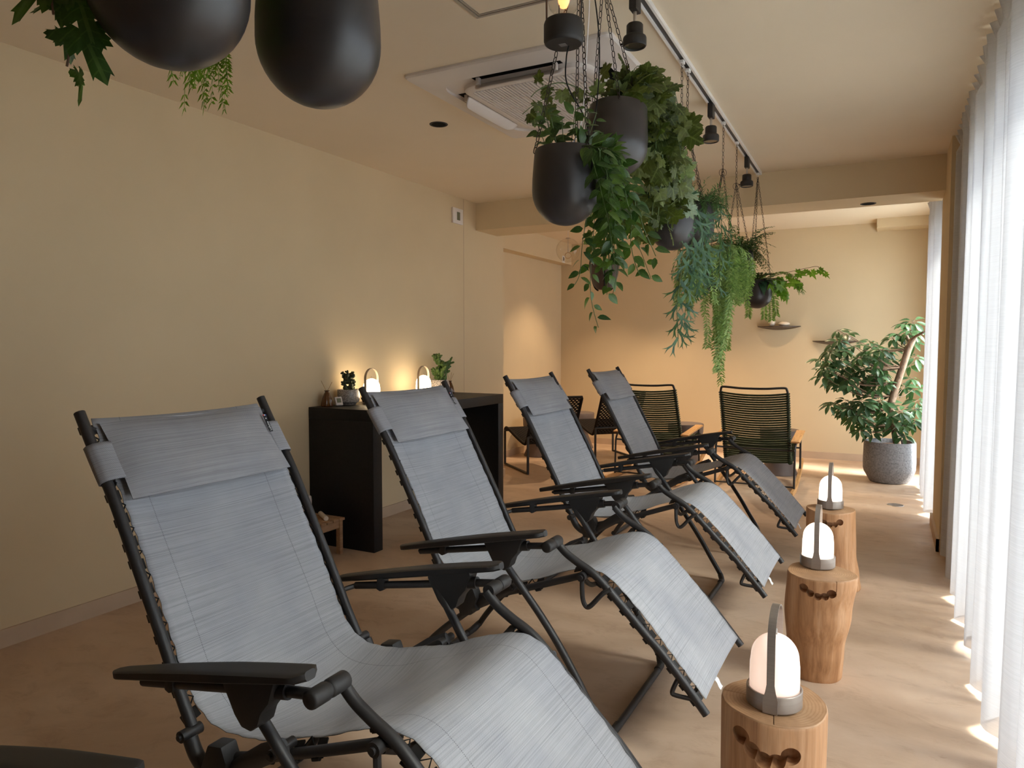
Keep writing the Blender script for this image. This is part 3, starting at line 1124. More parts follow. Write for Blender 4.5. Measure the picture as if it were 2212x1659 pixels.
def stump(loc, H, rows, holes, seed, label, lobes=0.03, face=0.0, cracks=()):
    """rows: (z, dx, dy, r)"""
    rnd = random.Random(seed)
    ph = [rnd.uniform(0, 6.28) for _ in range(6)]
    N = 96
    m = MB()
    zs = [i / 30 * H for i in range(31)]

    def row(z):
        for i in range(len(rows) - 1):
            if rows[i][0] <= z <= rows[i + 1][0] + 1e-9:
                k = (z - rows[i][0]) / (rows[i + 1][0] - rows[i][0])
                k = k * k * (3 - 2 * k)
                return [rows[i][j] * (1 - k) + rows[i + 1][j] * k for j in (1, 2, 3)]
        return rows[-1][1:]

    def rad(a, z):
        return (1 + lobes * sin(2 * a + ph[0]) + lobes * 0.6 * sin(3 * a + ph[1] + z * 0.8) + 0.008 * sin(7 * a + ph[2] + z * 3) + 0.003 * sin(19 * a + ph[3] + 4 * z))
    rings = []
    zl = [(0.0, 0.97), (0.006, 0.995)] + [(z, 1.0) for z in zs[1:-1]] + [(H - 0.008, 1.0), (H - 0.003, 0.992), (H, 0.975), (H, 0.5)]
    for (z, sc) in zl:
        dx, dy, r = row(z)
        zt = 0.004 * sin(ph[4]) if z == H else 0
        rings.append([(dx + r * sc * rad(a, z) * cos(a), dy + r * sc * rad(a, z) * sin(a), z + (0.003 * sin(a * 2 + ph[5]) if z > H - 0.01 else 0)) for a in [2 * pi * k / N for k in range(N)]])
    dx, dy, r = row(H)
    vs = [p for rg in rings for p in rg] + [(dx, dy, H), (rows[0][1], rows[0][2], 0)]
    fs, mi = [], []
    nr = len(rings)
    for i in range(nr - 1):
        for k in range(N):
            k2 = (k + 1) % N
            fs.append((i * N + k, i * N + k2, (i + 1) * N + k2, (i + 1) * N + k))
            mi.append(1 if i >= nr - 3 else 0)
    for k in range(N):
        fs.append(((nr - 1) * N + k, (nr - 1) * N + (k + 1) % N, nr * N))
        mi.append(1)
        fs.append(((k + 1) % N, k, nr * N + 1))
        mi.append(0)
    m.add(vs, fs)
    m.mi = mi
    o = m.build('log_stump', ['stump_side', 'stump_top'], smooth=50)
    # hand hold carved as a row of bored holes
    c = MB()
    dx, dy, r = row(H - 0.07)
    bm_all = None
    for (hx, hz, hr) in holes:
        c.tube([(hx + dx * 1, -0.40, H + hz), (hx + dx * 1, dy - r + 0.050, H + hz)], hr, 28, M=Matrix.Rotation(face, 4, 'Z'))
        co = c.build('cutter', 'stump_side', smooth=0)
        boolean_cut(o, co)
        c = MB()
    for (ang, r0, r1, dep) in cracks:
        c = MB().box(r0, r1, -0.0010, 0.0010, H - dep, H + 0.01, M=T(row(H)[0], row(H)[1], 0) @ Matrix.Rotation(ang, 4, 'Z'))
        boolean_cut(o, c.build('cutter', 'stump_side', smooth=0))
    o.data.polygons.foreach_set('use_smooth', [True] * len(o.data.polygons))
    o.data.set_sharp_from_angle(angle=radians(45))
    o.location = loc
    tag(o, label, 'stump', 'log stumps carrying lamps')
    return o


smile = [(-0.050, -0.040, 0.0175), (-0.026, -0.055, 0.015), (0.001, -0.064, 0.0155), (0.026, -0.061, 0.0155), (0.050, -0.048, 0.0175)]
smile1 = [(-0.056, -0.052, 0.020), (-0.022, -0.083, 0.020), (0.008, -0.092, 0.0195), (0.052, -0.072, 0.020)]
smile1 = [(-0.060, -0.052, 0.022), (-0.032, -0.076, 0.021), (-0.004, -0.090, 0.021), (0.026, -0.088, 0.020), (0.056, -0.072, 0.022)]
stump((-0.243, 1.90, 0), 0.430, [(0, 0, 0, 0.128), (0.1, 0.0, 0, 0.128), (0.43, 0, 0, 0.130)], smile1, 5, 'nearest log stump under a lamp, thin drying cracks across its top', 0.015, cracks=((radians(-82), 0.06, 0.126, 0.012), (radians(178), 0.05, 0.124, 0.010)))
stump((-0.222, 3.09, 0), 0.430, [(0, -0.022, 0.03, 0.102), (0.12, -0.022, 0.02, 0.108), (0.27, -0.015, 0.01, 0.125), (0.43, 0, 0, 0.130)], smile, 9, 'middle log stump, leaning and narrower at its foot', 0.02, cracks=((radians(-62), 0.124, 0.2, 0.40),))
stump((-0.272, 4.32, 0), 0.430, [(0, 0.02, 0, 0.142), (0.06, 0.016, 0, 0.136), (0.2, 0.006, 0, 0.126), (0.43, 0, 0, 0.124)], smile, 14, 'farthest log stump, flared at its foot', 0.022)
# drying cracks across the nearest stump's top
lamp_spots = [
    ((-0.240, 1.885, 0.4325), 'opal_soft', 'lamp_metal', 'nearest lit lantern lamp with pinkish glass, on the nearest log stump'),
    ((-0.245, 3.165, 0.4325), 'opal_mid', 'lamp_metal', 'lit lantern lamp standing on the middle log stump'),
    ((-0.278, 4.345, 0.4325), 'opal_mid', 'lamp_metal', 'lit lantern lamp standing on the farthest log stump'),
    ((-3.25, 4.04, 0.9205), 'opal_strong', 'lamp_metal_pale', 'glowing lantern lamp on the black console, right of the grey speckled cactus pot'),
    ((-3.25, 4.68, 0.9205), 'opal_strong', 'lamp_metal_pale', 'glowing lantern lamp on the black console, left of the white crackled pot'),
]
for loc, gm, mm, lab in lamp_spots:
    o = make_lamp(gm, mm)
    o.location = loc
    o['label'] = lab
    o['group'] = 'portable lamps with arched handles'
    if gm == 'opal_strong':
        pass

# ================================================================== CONSOLE AND WHAT STANDS ON IT
m = MB()
y0, y1, x1 = 3.620, 5.362, -2.905
poly_t = 0.075
m.bbox(-3.447, x1, y0, y1, 0.845, 0.920, 0.002)
cons = thing('console_table', 'matt black console table against the left wall, closed ends and open middle', 'console table', (0, 0, 0))
m.build('tabletop', 'console_black', cons, smooth=30)
MB().bbox(-3.447, x1, y0, y0 + 0.088, 0.0, 0.8449, 0.002).build('end_panel', 'console_black', cons, smooth=30)
MB().bbox(-3.447, x1, y1 - 0.088, y1, 0.0, 0.8449, 0.002).build('end_panel', 'console_black', cons, smooth=30)


def diffuser(loc, label, reeds):
    R = thing('reed_diffuser', label, 'reed diffuser', loc, group='amber reed diffusers')
    n = 40
    fl = lambda a, z: 1 + (0.035 * cos(20 * a) if z < 0.085 else 0)
    m = MB().lathe([(0, 0), (0.034, 0), (0.038, 0.004), (0.039, 0.012), (0.030, 0.055), (0.020, 0.086), (0.014, 0.096), (0.013, 0.102), (0.018, 0.105), (0.018, 0.109), (0.011, 0.110), (0.011, 0.10), (0, 0.10)], 80, wob=fl)
    m.build('bottle', 'amber_glass', R, smooth=30)
    for (dx, dy, h) in reeds:
        MB().tube([(0, 0, 0.095), (dx, dy, h)], 0.0016, 6).build('reed', 'reed', R)
    return R


diffuser((-3.370, 3.715, 0.9205), 'amber glass reed diffuser at the near left end of the console', [(-0.03, -0.022, 0.175), (0.02, 0.03, 0.165)])
diffuser((-3.335, 5.195, 0.9205), 'amber glass reed diffuser at the far end of the console, right of the white pot', [(-0.01, -0.02, 0.17), (0.012, 0.012, 0.18), (0.02, 0.03, 0.17)])
ck = thing('desk_clock', 'small white digital clock leaning beside the near reed diffuser', 'clock', (-3.315, 3.775, 0.9205), radians(-20))
Mc = T(0, 0, 0.004) @ Matrix.Rotation(radians(-22), 4, 'Y')
MB().bbox(-0.008, 0.008, -0.026, 0.026, 0.0, 0.060, 0.003, M=Mc).build('case', 'white_plastic', ck, smooth=40)
MB().box(0.008, 0.0086, -0.016, 0.016, 0.018, 0.050, M=Mc).build('display', 'lcd', ck, smooth=0)
MB().tube([(-0.008, 0, 0.040), (-0.045, 0, 0.004)], 0.003, 6).build('stand', 'white_plastic', ck)


def coral_cactus(m, rnd, start, n, size, spread, up=1.0):
    """crested cactus: overlapping knobbly lobes grown upward"""
    pts = []
    for b in range(n):
        p = Vector(start) + Vector((rnd.uniform(-1, 1), rnd.uniform(-1, 1), 0)) * size * 0.5
        d = Vector((rnd.uniform(-spread, spread), rnd.uniform(-spread, spread), up)).normalized()
        r = size * rnd.uniform(0.20, 0.30)
        L_ = size * rnd.uniform(1.0, 2.2)
        seg = 7
        path, rad = [], []
        for i in range(seg + 1):
            k = i / seg
            q = p + d * L_ * k + Vector((sin(k * 5 + b), cos(k * 4 + 2 * b), 0)) * size * 0.10
            path.append(q)
            rad.append(r * (0.8 + 0.35 * sin(k * 7 + b)) * (1.0 if i < seg else 0.55))
        m.tube(path, rad, 9)
        for j in range(5):
            k = rnd.uniform(0.25, 1)
            q = p + d * L_ * k
            e = (Vector((rnd.uniform(-1, 1), rnd.uniform(-1, 1), rnd.uniform(-0.1, 1)))).normalized()
            m.tube([q, q + e * r * 1.1, q + e * r * 1.8, q + e * r * 2.0], [r * 0.55, r * 0.62, r * 0.5, r * 0.15], 7)


rn = random.Random(4)
pt = thing('potted_cactus', 'dark crested cactus in a grey speckled pot, left lamp side of the console', 'potted plant', (-3.345, 3.905, 0.9205), group='cacti on the console')
MB().lathe([(0, 0), (0.048, 0), (0.052, 0.006), (0.056, 0.012), (0.072, 0.020), (0.0765, 0.032), (0.0765, 0.104), (0.0745, 0.107), (0.071, 0.104), (0.070, 0.085), (0, 0.085)], 48).build('pot', 'glazed_speckle', pt, smooth=35)
MB().lathe([(0, 0.088), (0.070, 0.086)], 24).build('soil', 'soil', pt)
m = MB()
coral_cactus(m, rn, (0.015, 0.01, 0.085), 5, 0.055, 0.3)
coral_cactus(m, rn, (-0.005, -0.01, 0.155), 5, 0.050, 0.7)
coral_cactus(m, rn, (-0.020, -0.01, 0.185), 4, 0.040, 0.7, 0.6)
m.build('cactus', 'cactus_dark', pt, smooth=80)
pt = thing('potted_cactus', 'tall green cactus in a white crackled round pot, far end of the console', 'potted plant', (-3.300, 4.985, 0.9205), group='cacti on the console')
MB().lathe([(0, 0), (0.045, 0), (0.062, 0.012), (0.082, 0.045), (0.086, 0.075), (0.078, 0.110), (0.066, 0.128), (0.062, 0.126), (0.062, 0.11), (0, 0.11)], 48, wob=lambda a, z: 1 + 0.012 * sin(9 * a + z * 70)).build('pot', 'crackle_white', pt, smooth=60)
m = MB()
coral_cactus(m, rn, (0.0, 0.0, 0.11), 9, 0.060, 0.6)
coral_cactus(m, rn, (-0.01, 0.0, 0.17), 9, 0.062, 1.1)
coral_cactus(m, rn, (0.02, 0.03, 0.22), 10, 0.055, 1.0)
coral_cactus(m, rn, (0.0, 0.0, 0.26), 6, 0.045, 0.6)
m.build('cactus', 'cactus_green', pt, smooth=80)

# ------------------------------------------------------------------ low slatted stool beside the console
st = thing('low_stool', 'low slatted wooden stool at the near end of the console', 'stool', (-3.225, 3.37, 0))
for k in range(6):
    MB().bbox(-0.155, 0.155, -0.165 + k * 0.056, -0.165 + k * 0.056 + 0.049, 0.218, 0.235, 0.003).build('slat', 'stool_wood', st, smooth=40)
for sx in (-1, 1):
    MB().bbox(sx * 0.128 - 0.009, sx * 0.128 + 0.009, -0.130, 0.130, 0.170, 0.2175, 0.002).build('apron', 'stool_wood', st, smooth=40)
    for sy in (-1, 1):
        MB().bbox(sx * 0.128 - 0.016, sx * 0.128 + 0.016, sy * 0.142 - 0.014, sy * 0.142 + 0.014, 0, 0.2175, 0.002).build('leg', 'stool_wood', st, smooth=40)
for sy in (-1, 1):
    MB().bbox(-0.112, 0.112, sy * 0.142 - 0.008, sy * 0.142 + 0.008, 0.175, 0.2175, 0.002).build('apron', 'stool_wood', st, smooth=40)
m = MB().tube([(-3.105, 3.400, 0.2505), (-3.235, 3.490, 0.2505)], 0.0150, 20)
tag(m.build('paper_roll', 'white_ceramic', smooth=40), 'white rolled tube lying on the low slatted stool', 'roll')
m = MB().lathe([(0, 0), (0.040, 0), (0.043, 0.004), (0.045, 0.10), (0.042, 0.120), (0.034, 0.127), (0, 0.128)], 32)
tag(m.build('canister', 'white_plastic', smooth=50, loc=(-3.335, 3.455, 0.2355)), 'white rounded canister standing on the low stool, behind the rolled tube', 'canister')

# ================================================================== BACK OF THE ROOM


def rocking_chair(loc, rz, label):
    R = thing('rocking_chair', label, 'rocking chair', loc, rz, 'green corded rocking chairs')
    prof = smooth_path([(0, -0.490, 0.920), (0, -0.400, 0.740), (0, -0.300, 0.520), (0, -0.215, 0.330), (0, -0.150, 0.245), (0, -0.050, 0.250), (0, 0.150, 0.320), (0, 0.330, 0.385), (0, 0.400, 0.385), (0, 0.435, 0.350)], 8)
    acc = [0]
    for i in range(1, len(prof)):
        acc.append(acc[-1] + (prof[i] - prof[i - 1]).length)
    HWD = 0.288
    # black tube frame: top rail joined to the side rails
    path = [Vector((-HWD, p.y, p.z)) for p in reversed(prof)]
    top = [Vector((-HWD + 0.006, -0.500, 0.942)), Vector((-HWD + 0.03, -0.506, 0.955)), Vector((-0.1, -0.520, 0.945)), Vector((0.1, -0.520, 0.945)), Vector((HWD - 0.03, -0.506, 0.955)), Vector((HWD - 0.006, -0.500, 0.942))]
    path = path + smooth_path(top, 5) + [Vector((HWD, p.y, p.z)) for p in prof]
    fr = MB().tube(path, 0.0105, 10)
    fr.build('seat_frame', 'black_metal', R)
    # cords, one band every 2.4 cm, hanging slack towards the back
    m = MB()
    n = int(acc[-1] / 0.0245)
    for k in range(n):
        d = 0.018 + k * (acc[-1] - 0.03) / n
        for i in range(1, len(acc)):
            if acc[i] >= d:
                f = (d - acc[i - 1]) / (acc[i] - acc[i - 1])
                p = prof[i - 1].lerp(prof[i], f)
                tn = (prof[i] - prof[i - 1]).normalized()
                break
        nb = Vector((0, tn.z, -tn.y))      # behind / below the sitter
        if nb.z > 0 or (abs(nb.z) < 0.5 and nb.y > 0):
            nb = -nb
        pts = []
        for q in range(13):
            u = q / 12 * 2 - 1
            sag = 0.030 * (1 - u * u)
            pts.append(Vector((u * (HWD + 0.010), p.y, p.z)) + nb * (sag * (0.75 if p.z > 0.4 else 0.5)) - Vector((0, 0, 0.012 * (1 - u * u) if p.z > 0.4 else 0)))
        for off in (-0.0046, 0.0046):
            m.tube([a + tn * off for a in pts], 0.0050, 6)
        for s in (-1, 1):       # wraps round the side rail
            c = Vector((s * HWD, p.y, p.z))
            ring = [c + (Vector((cos(a), 0, 0)) + nb * sin(a)) * 1.0 * 0.0150 if False else c + Vector((cos(a) * 0.0150, 0, 0)) + nb * (sin(a) * 0.0150) + tn * (0.004 * sin(a * 0.5)) for a in [2 * pi * j / 10 for j in range(10)]]
            m.tube(ring, 0.0075, 6, closed=True, flat=(0.6, 1.0))
    m.build('cord_webbing', 'green_cord', R, smooth=60)
    for s in (-1, 1):
        x = 0.348 * s
        m = MB()
        m.tube(smooth_path([(x, -0.385, 0.035), (x, -0.375, 0.20), (x, -0.365, 0.36), (x, -0.335, 0.420), (x, -0.27, 0.450), (x, 0.0, 0.475), (x, 0.13, 0.485), (x, 0.165, 0.470), (x, 0.175, 0.40), (x, 0.19, 0.24), (x, 0.205, 0.075)], 6), 0.0095, 8)
        m.build('side_frame', 'black_metal', R)
        a = MB()
        a.bbox(-0.040, 0.040, -0.34, 0.20, 0.0, 0.018, 0.008, M=T(x, 0, 0.478) @ Matrix.Rotation(radians(5), 4, 'X'))
        a.build('armrest', 'teak', R, smooth=50)
        # wooden rocker, an arc touching the floor toward its back
        rk = MB()
        RR = 1.9
        yb = -0.40
        vs, fs = [], []
        N = 24
        for i in range(N + 1):
            y = -0.64 + (1.04) * i / N
            zb = RR - sqrt(RR * RR - (y - yb) ** 2)
            hh = 0.042 if 0 < i < N else 0.036
            for (dx, dz) in ((-0.016, 0), (0.016, 0), (0.016, hh), (-0.016, hh)):
                vs.append((x + dx, y, zb + dz + 0.0005))
        for i in range(N):
            for k in range(4):
                k2 = (k + 1) % 4
                fs.append((i * 4 + k, (i + 1) * 4 + k, (i + 1) * 4 + k2, i * 4 + k2))
        fs += [(0, 1, 2, 3), (N * 4 + 3, N * 4 + 2, N * 4 + 1, N * 4)]
        rk.add(vs, fs)
        rk.build('rocker', 'teak', R, smooth=40, mods=[('BEVEL', dict(width=0.004, segments=2, limit_method='ANGLE'))])
    MB().tube([(-0.348, -0.368, 0.385), (-0.29, -0.31, 0.375), (0.29, -0.31, 0.375), (0.348, -0.368, 0.385)], 0.0085, 8).build('rear_crossbar', 'black_metal', R)
    MB().tube([(-0.348, -0.385, 0.055), (0.348, -0.385, 0.055)], 0.0075, 8).build('floor_crossbar', 'black_metal', R)
    MB().tube([(-0.348, 0.19, 0.34), (0.348, 0.19, 0.34)], 0.0085, 8).build('front_crossbar', 'black_metal', R)
    return R


rocking_chair((-1.095, 7.225, 0), radians(1), 'green corded rocking chair with bamboo arms, the right one of two')
rocking_chair((-2.085, 7.260, 0), radians(-2), 'green corded rocking chair half hidden behind the farthest lounger')


def wicker_chair(loc, ang, label):
    """local: y forward, origin at the centre of the floor rectangle"""
    R = thing('lounge_chair', label, 'chair', loc, ang, 'black woven lounge chairs')
    hw, hl = 0.27, 0.34
    for s in (-1, 1):
        m = MB()
        m.tube([(s * hw, hl, 0.385), (s * hw, hl, 0.013), (s * hw, -hl, 0.013), (s * hw, -hl, 0.385)], 0.0145, 8)
        m.build('sled_leg', 'black_metal', R)
    m = MB().tube([(-hw, -hl, 0.385), (hw, -hl, 0.385)], 0.0115, 8)
    m.build('rear_rail', 'black_metal', R)
    MB().tube([(-hw, hl, 0.385), (hw, hl, 0.385)], 0.0115, 8).build('front_rail', 'black_metal', R)
    side = smooth_path([(0, 0.365, 0.385), (0, 0.33, 0.415), (0, 0.24, 0.405), (0, 0.0, 0.345), (0, -0.20, 0.305), (0, -0.265, 0.320), (0, -0.320, 0.400), (0, -0.43, 0.620), (0, -0.515, 0.80)], 8)
    acc = [0]
    for i in range(1, len(side)):
        acc.append(acc[-1] + (side[i] - side[i - 1]).length)

    def at(d):
        for i in range(1, len(acc)):
            if acc[i] >= d:
                f = (d - acc[i - 1]) / (acc[i] - acc[i - 1])
                return side[i - 1].lerp(side[i], f)
        return side[-1]
    m = MB()
    fr = [Vector((-hw + 0.01, p.y, p.z)) for p in side] + [Vector((hw - 0.01, p.y, p.z)) for p in reversed(side)]
    m.tube(fr, 0.016, 8, closed=True)
    m.build('shell_rim', 'black_wicker', R)
    # diagonal open weave
    m = MB()
    W_ = hw - 0.01
    step = 0.042
    tot = acc[-1]
    k = -int(2 * W_ / step) - 1
    while k * step < tot:
        for sgn in (-1, 1):
            pts = []
            for q in range(25):
                u = q / 24
                d = k * step + u * 2 * W_
                if 0 <= d <= tot:
                    p = at(d)
                    pts.append(Vector((sgn * (u * 2 - 1) * W_, p.y, p.z)))
            if len(pts) > 1:
                m.tube(pts, 0.0095, 5, flat=(0.6, 1.0))
        k += 1
    k = 0
    while k * step * 0.5 < tot:
        p = at(k * step * 0.5)
        m.tube([(-W_, p.y, p.z), (W_, p.y, p.z)], 0.0062, 4)
        k += 1
    m.build('woven_shell', 'black_wicker', R)
    return R


fdir = atan2(0.75, 0.66)
# chair facing (-.75,.66): local +y -> that direction
rz = radians(48.6)
wicker_chair((-3.53 + 0.27 * 0.66, 6.80 + 0.27 * 0.75, 0), rz, 'black woven lounge chair in the recess, between the console and the third lounger')
wicker_chair((-3.20 + 0.27 * 0.70, 7.91 + 0.27 * 0.71, 0), radians(45), 'black woven lounge chair at the back, partly hidden by the farthest lounger')


def hourglass_stool(loc, label):
    m = MB().lathe([(0, 0), (0.180, 0), (0.184, 0.004), (0.120, 0.165), (0.108, 0.205), (0.108, 0.222), (0.125, 0.250), (0.182, 0.330), (0.192, 0.370), (0.195, 0.452), (0.190, 0.460), (0, 0.460)], 56)
    o = m.build('side_table', 'taupe_stool', smooth=35, loc=loc)
    return tag(o, label, 'side table', 'taupe hourglass side tables')


hourglass_stool((-3.735, 7.800, 0), 'taupe hourglass side table in the recess, behind the seat of the left woven chair')
hourglass_stool((-3.560, 8.640, 0), 'taupe hourglass side table against the back wall, between the two woven chairs')
hourglass_stool((-2.010, 7.990, 0), 'taupe hourglass side table just right of the half hidden rocking chair')
hourglass_stool((-1.000, 7.860, 0), 'taupe hourglass side table behind the right rocking chair')


def shelf(x0, x1, z, label):
    n = 24
    vs, fs = [], []
    for i in range(n + 1):
        u = i / n
        x = x0 + (x1 - x0) * u
        q = 1 - (2 * u - 1) ** 2
        d = 0.03 + 0.115 * q
        for (dy, dz) in ((0, 0), (d, 0), (d * 0.97, -0.004 - 0.014 * q), (0, -0.008 - 0.038 * q)):
            vs.append((x, YB - dy, z + dz))
    for i in range(n):
        for k in range(4):
            k2 = (k + 1) % 4
            fs.append((i * 4 + k, i * 4 + k2, (i + 1) * 4 + k2, (i + 1) * 4 + k))
    fs += [(3, 2, 1, 0), (n * 4, n * 4 + 1, n * 4 + 2, n * 4 + 3)]
    o = MB().add(vs, fs).build('wall_shelf', 'shelf_dark', smooth=40)
    return tag(o, label, 'shelf', 'curved wall shelves')


shelf(-1.432, -0.946, 1.558, 'dark curved wall shelf on the back wall with two small vases')
shelf(-0.815, -0.330, 1.382, 'dark curved wall shelf partly behind the potted tree')
yv = YB - 0.075
tag(MB().lathe([(0, 0), (0.020, 0), (0.038, 0.020), (0.042, 0.040), (0.034, 0.062), (0.014, 0.080), (0.008, 0.095), (0.009, 0.112), (0.007, 0.112), (0, 0.105)], 32).build('bud_vase', 'white_ceramic', smooth=60, loc=(-1.262, yv, 1.5585)), 'pale gourd shaped bud vase with a thin neck, on the left wall shelf', 'vase')
tag(MB().lathe([(0, 0), (0.035, 0), (0.062, 0.014), (0.066, 0.024), (0.055, 0.038), (0.030, 0.046), (0.022, 0.050), (0.018, 0.048), (0, 0.042)], 32).build('low_vase', 'white_ceramic', smooth=60, loc=(-1.125, yv, 1.5585)), 'pale flat disc shaped vase on the left wall shelf', 'vase')
tag(MB().lathe([(0, 0), (0.030, 0), (0.052, 0.018), (0.056, 0.034), (0.046, 0.054), (0.022, 0.062), (0.018, 0.060), (0, 0.054)], 32).build('round_vase', 'white_ceramic', smooth=60, loc=(-0.460, yv, 1.3825)), 'pale round vase on the right wall shelf behind the tree leaves', 'vase')

# floor drain
dr = thing('floor_drain', 'round grey metal drain cover set in the floor near the potted tree', 'drain', (0.065, 6.753, 0))
MB().lathe([(0, 0.0015), (0.050, 0.0015), (0.056, 0.0025), (0.058, 0.0)], 40).build('cover', 'slot_grey', dr)
MB().lathe([(0.056, 0.0005), (0.062, 0.003), (0.066, 0.0)], 40).build('rim', 'steel', dr)

# ================================================================== CEILING THINGS
ac = thing('ceiling_air_conditioner', 'white ceiling cassette air conditioner with slatted grille behind the hanging plants', 'air conditioner', (-1.605, 3.505, H1))


def rrect(hx, hy, r, n=6):
    out = []
    for (sx, sy, a0) in ((1, 1, 0), (-1, 1, pi / 2), (-1, -1, pi), (1, -1, 3 * pi / 2)):
        for k in range(n + 1):
            a = a0 + pi / 2 * k / n
            out.append((sx * (hx - r) + r * cos(a), sy * (hy - r) + r * sin(a)))
    return out


def ring_plate(m, outer, inner, z0, z1):
    n = len(outer)
    vs = [(x, y, z) for (pl, z) in ((outer, z0), (outer, z1), (inner, z1), (inner, z0)) for x, y in pl]
    fs = []
    for q in range(4):
        a, b = q * n, ((q + 1) % 4) * n
        for k in range(n):
            k2 = (k + 1) % n
            fs.append((a + k, a + k2, b + k2, b + k))
    m.add(vs, fs)


m = MB()
o1 = rrect(0.535, 0.585, 0.03)
o2 = rrect(0.528, 0.578, 0.03)
i1 = rrect(0.425, 0.465, 0.14)
n = len(o1)
vs = [(x, y, 0) for x, y in o1] + [(x, y, -0.010) for x, y in o1] + [(x, y, -0.018) for x, y in o2] + [(x, y, -0.030) for x, y in i1] + [(x, y, -0.004) for x, y in i1]
fs = []
for q in range(4):
    for k in range(n):
        k2 = (k + 1) % n
        fs.append((q * n + k, (q + 1) * n + k, (q + 1) * n + k2, q * n + k2))
m.add(vs, fs)
m.build('panel_frame', 'white_plastic', ac, smooth=35)
m = MB()
ring_plate(m, i1, rrect(0.340, 0.380, 0.10), -0.016, -0.006)
m.build('inner_ring', 'white_plastic', ac, smooth=0)
m = MB()
i2 = rrect(0.345, 0.385, 0.10)
i3 = rrect(0.335, 0.375, 0.095)
i4 = rrect(0.300, 0.325, 0.03)
vs = [(x, y, -0.006) for x, y in i2] + [(x, y, -0.036) for x, y in i2] + [(x, y, -0.042) for x, y in i3] + [(x, y, -0.042) for x, y in i4] + [(x, y, -0.030) for x, y in i4]
fs = []
for q in range(4):
    for k in range(n):
        k2 = (k + 1) % n
        fs.append((q * n + k, (q + 1) * n + k, (q + 1) * n + k2, q * n + k2))
m.add(vs, fs)
pn = m.build('intake_panel', 'white_plastic', ac, smooth=35)
MB().add([(x, y, -0.0305) for x, y in i4], [tuple(range(n))]).build('filter', 'slot_grey', pn, smooth=0)
m = MB()
k = -0.288
while k < 0.29:
    m.box(k - 0.0045, k + 0.0045, -0.320, 0.320, -0.043, -0.031)
    k += 0.0185
for yy in (-0.17, 0.0, 0.17):
    m.box(-0.298, 0.298, yy - 0.003, yy + 0.003, -0.0425, -0.032)
m.build('grille', 'white_plastic', pn, smooth=0)
for sx, sy, ln in ((-1, 0, 0.54), (1, 0, 0.54), (0, -1, 0.47), (0, 1, 0.47)):
    ex = 0.040 if sy else 0.0

    def P_(a, out, z, sx=sx, sy=sy, ex=ex):
        return (sx * out, a, z) if sx else (a, sy * (out + ex), z)
    q = [P_(-ln / 2, 0.358, -0.0165), P_(ln / 2, 0.358, -0.0165), P_(ln / 2, 0.412, -0.0165), P_(-ln / 2, 0.412, -0.0165)]
    MB().add(q + [(a, b, c - 0.0005) for a, b, c in q], [(0, 1, 2, 3), (7, 6, 5, 4), (0, 4, 5, 1), (1, 5, 6, 2), (2, 6, 7, 3), (3, 7, 4, 0)]).build('air_slot', 'void_black', ac, smooth=0)

    def flap(u, v, P_=P_, ln=ln):
        a = u * 2 - 1
        L_ = ln * (1.0 - 0.16 * v ** 2.2)
        out = 0.347 + 0.052 * v * (1 - 0.25 * abs(a) ** 8)
        z = -0.036 - 0.036 * v - 0.008 * sin(pi * v)
        return P_(a * L_ / 2, out, z)
    MB().grid(flap, 24, 8).build('air_flap', 'white_plastic', ac, smooth=180, mods=[('SOLIDIFY', dict(thickness=0.006, offset=0))])
    for e in (-1, 1):
        c = P_(e * (ln / 2 - 0.03), 0.378, -0.030)
        MB().bbox(c[0] - 0.010, c[0] + 0.010, c[1] - 0.010, c[1] + 0.010, -0.050, -0.0165, 0.002).build('flap_pivot', 'white_plastic', ac, smooth=40)

ap = thing('access_hatch', 'square ceiling access hatch with thin metal frame, above the hanging lantern', 'hatch', (-1.278, 2.332, H1))
m = MB()
ring_plate(m, rrect(0.228, 0.228, 0.002, 1), rrect(0.214, 0.214, 0.002, 1), -0.004, 0.0)
m.build('outer_frame', 'aluminium_frame', ap, smooth=0)
m = MB()
ring_plate(m, rrect(0.209, 0.209, 0.002, 1), rrect(0.200, 0.200, 0.002, 1), -0.004, 0.0)
m.build('inner_frame', 'aluminium_frame', ap, smooth=0)
MB().box(-0.1995, 0.1995, -0.1995, 0.1995, -0.002, 0.0).build('door', 'ceiling_paint', ap, smooth=0)


def downlight(loc, label, r=0.052):
    R = thing('downlight', label, 'downlight', loc, group='black recessed downlights')
    MB().lathe([(r * 0.82, 0.0), (r, -0.0035), (r * 1.05, -0.002), (r * 1.06, 0.0)], 40).build('trim_ring', 'black_plastic', R)
    MB().lathe([(r * 0.83, -0.002), (r * 0.6, -0.0012), (0, -0.001)], 40).build('baffle', 'void_black', R)
    return R


downlight((-2.420, 3.660, H1), 'round black recessed downlight in the ceiling, left of the air conditioner')
downlight((-0.180, 6.110, 2.40), 'round black recessed downlight under the cross beam at the right')
sm = MB().lathe([(0.0, -0.0015), (0.012, -0.001), (0.013, 0.0)], 20)
th = thing('thermostat', 'white wall thermostat with small display near the cross beam', 'thermostat', (XL, 5.496, 2.478))
MB().bbox(0.0, 0.018, -0.083, 0.083, -0.068, 0.068, 0.004).build('case', 'white_plastic', th, smooth=40)
MB().box(0.018, 0.0186, -0.020, 0.032, -0.036, 0.036).build('display', 'lcd', th, smooth=0)

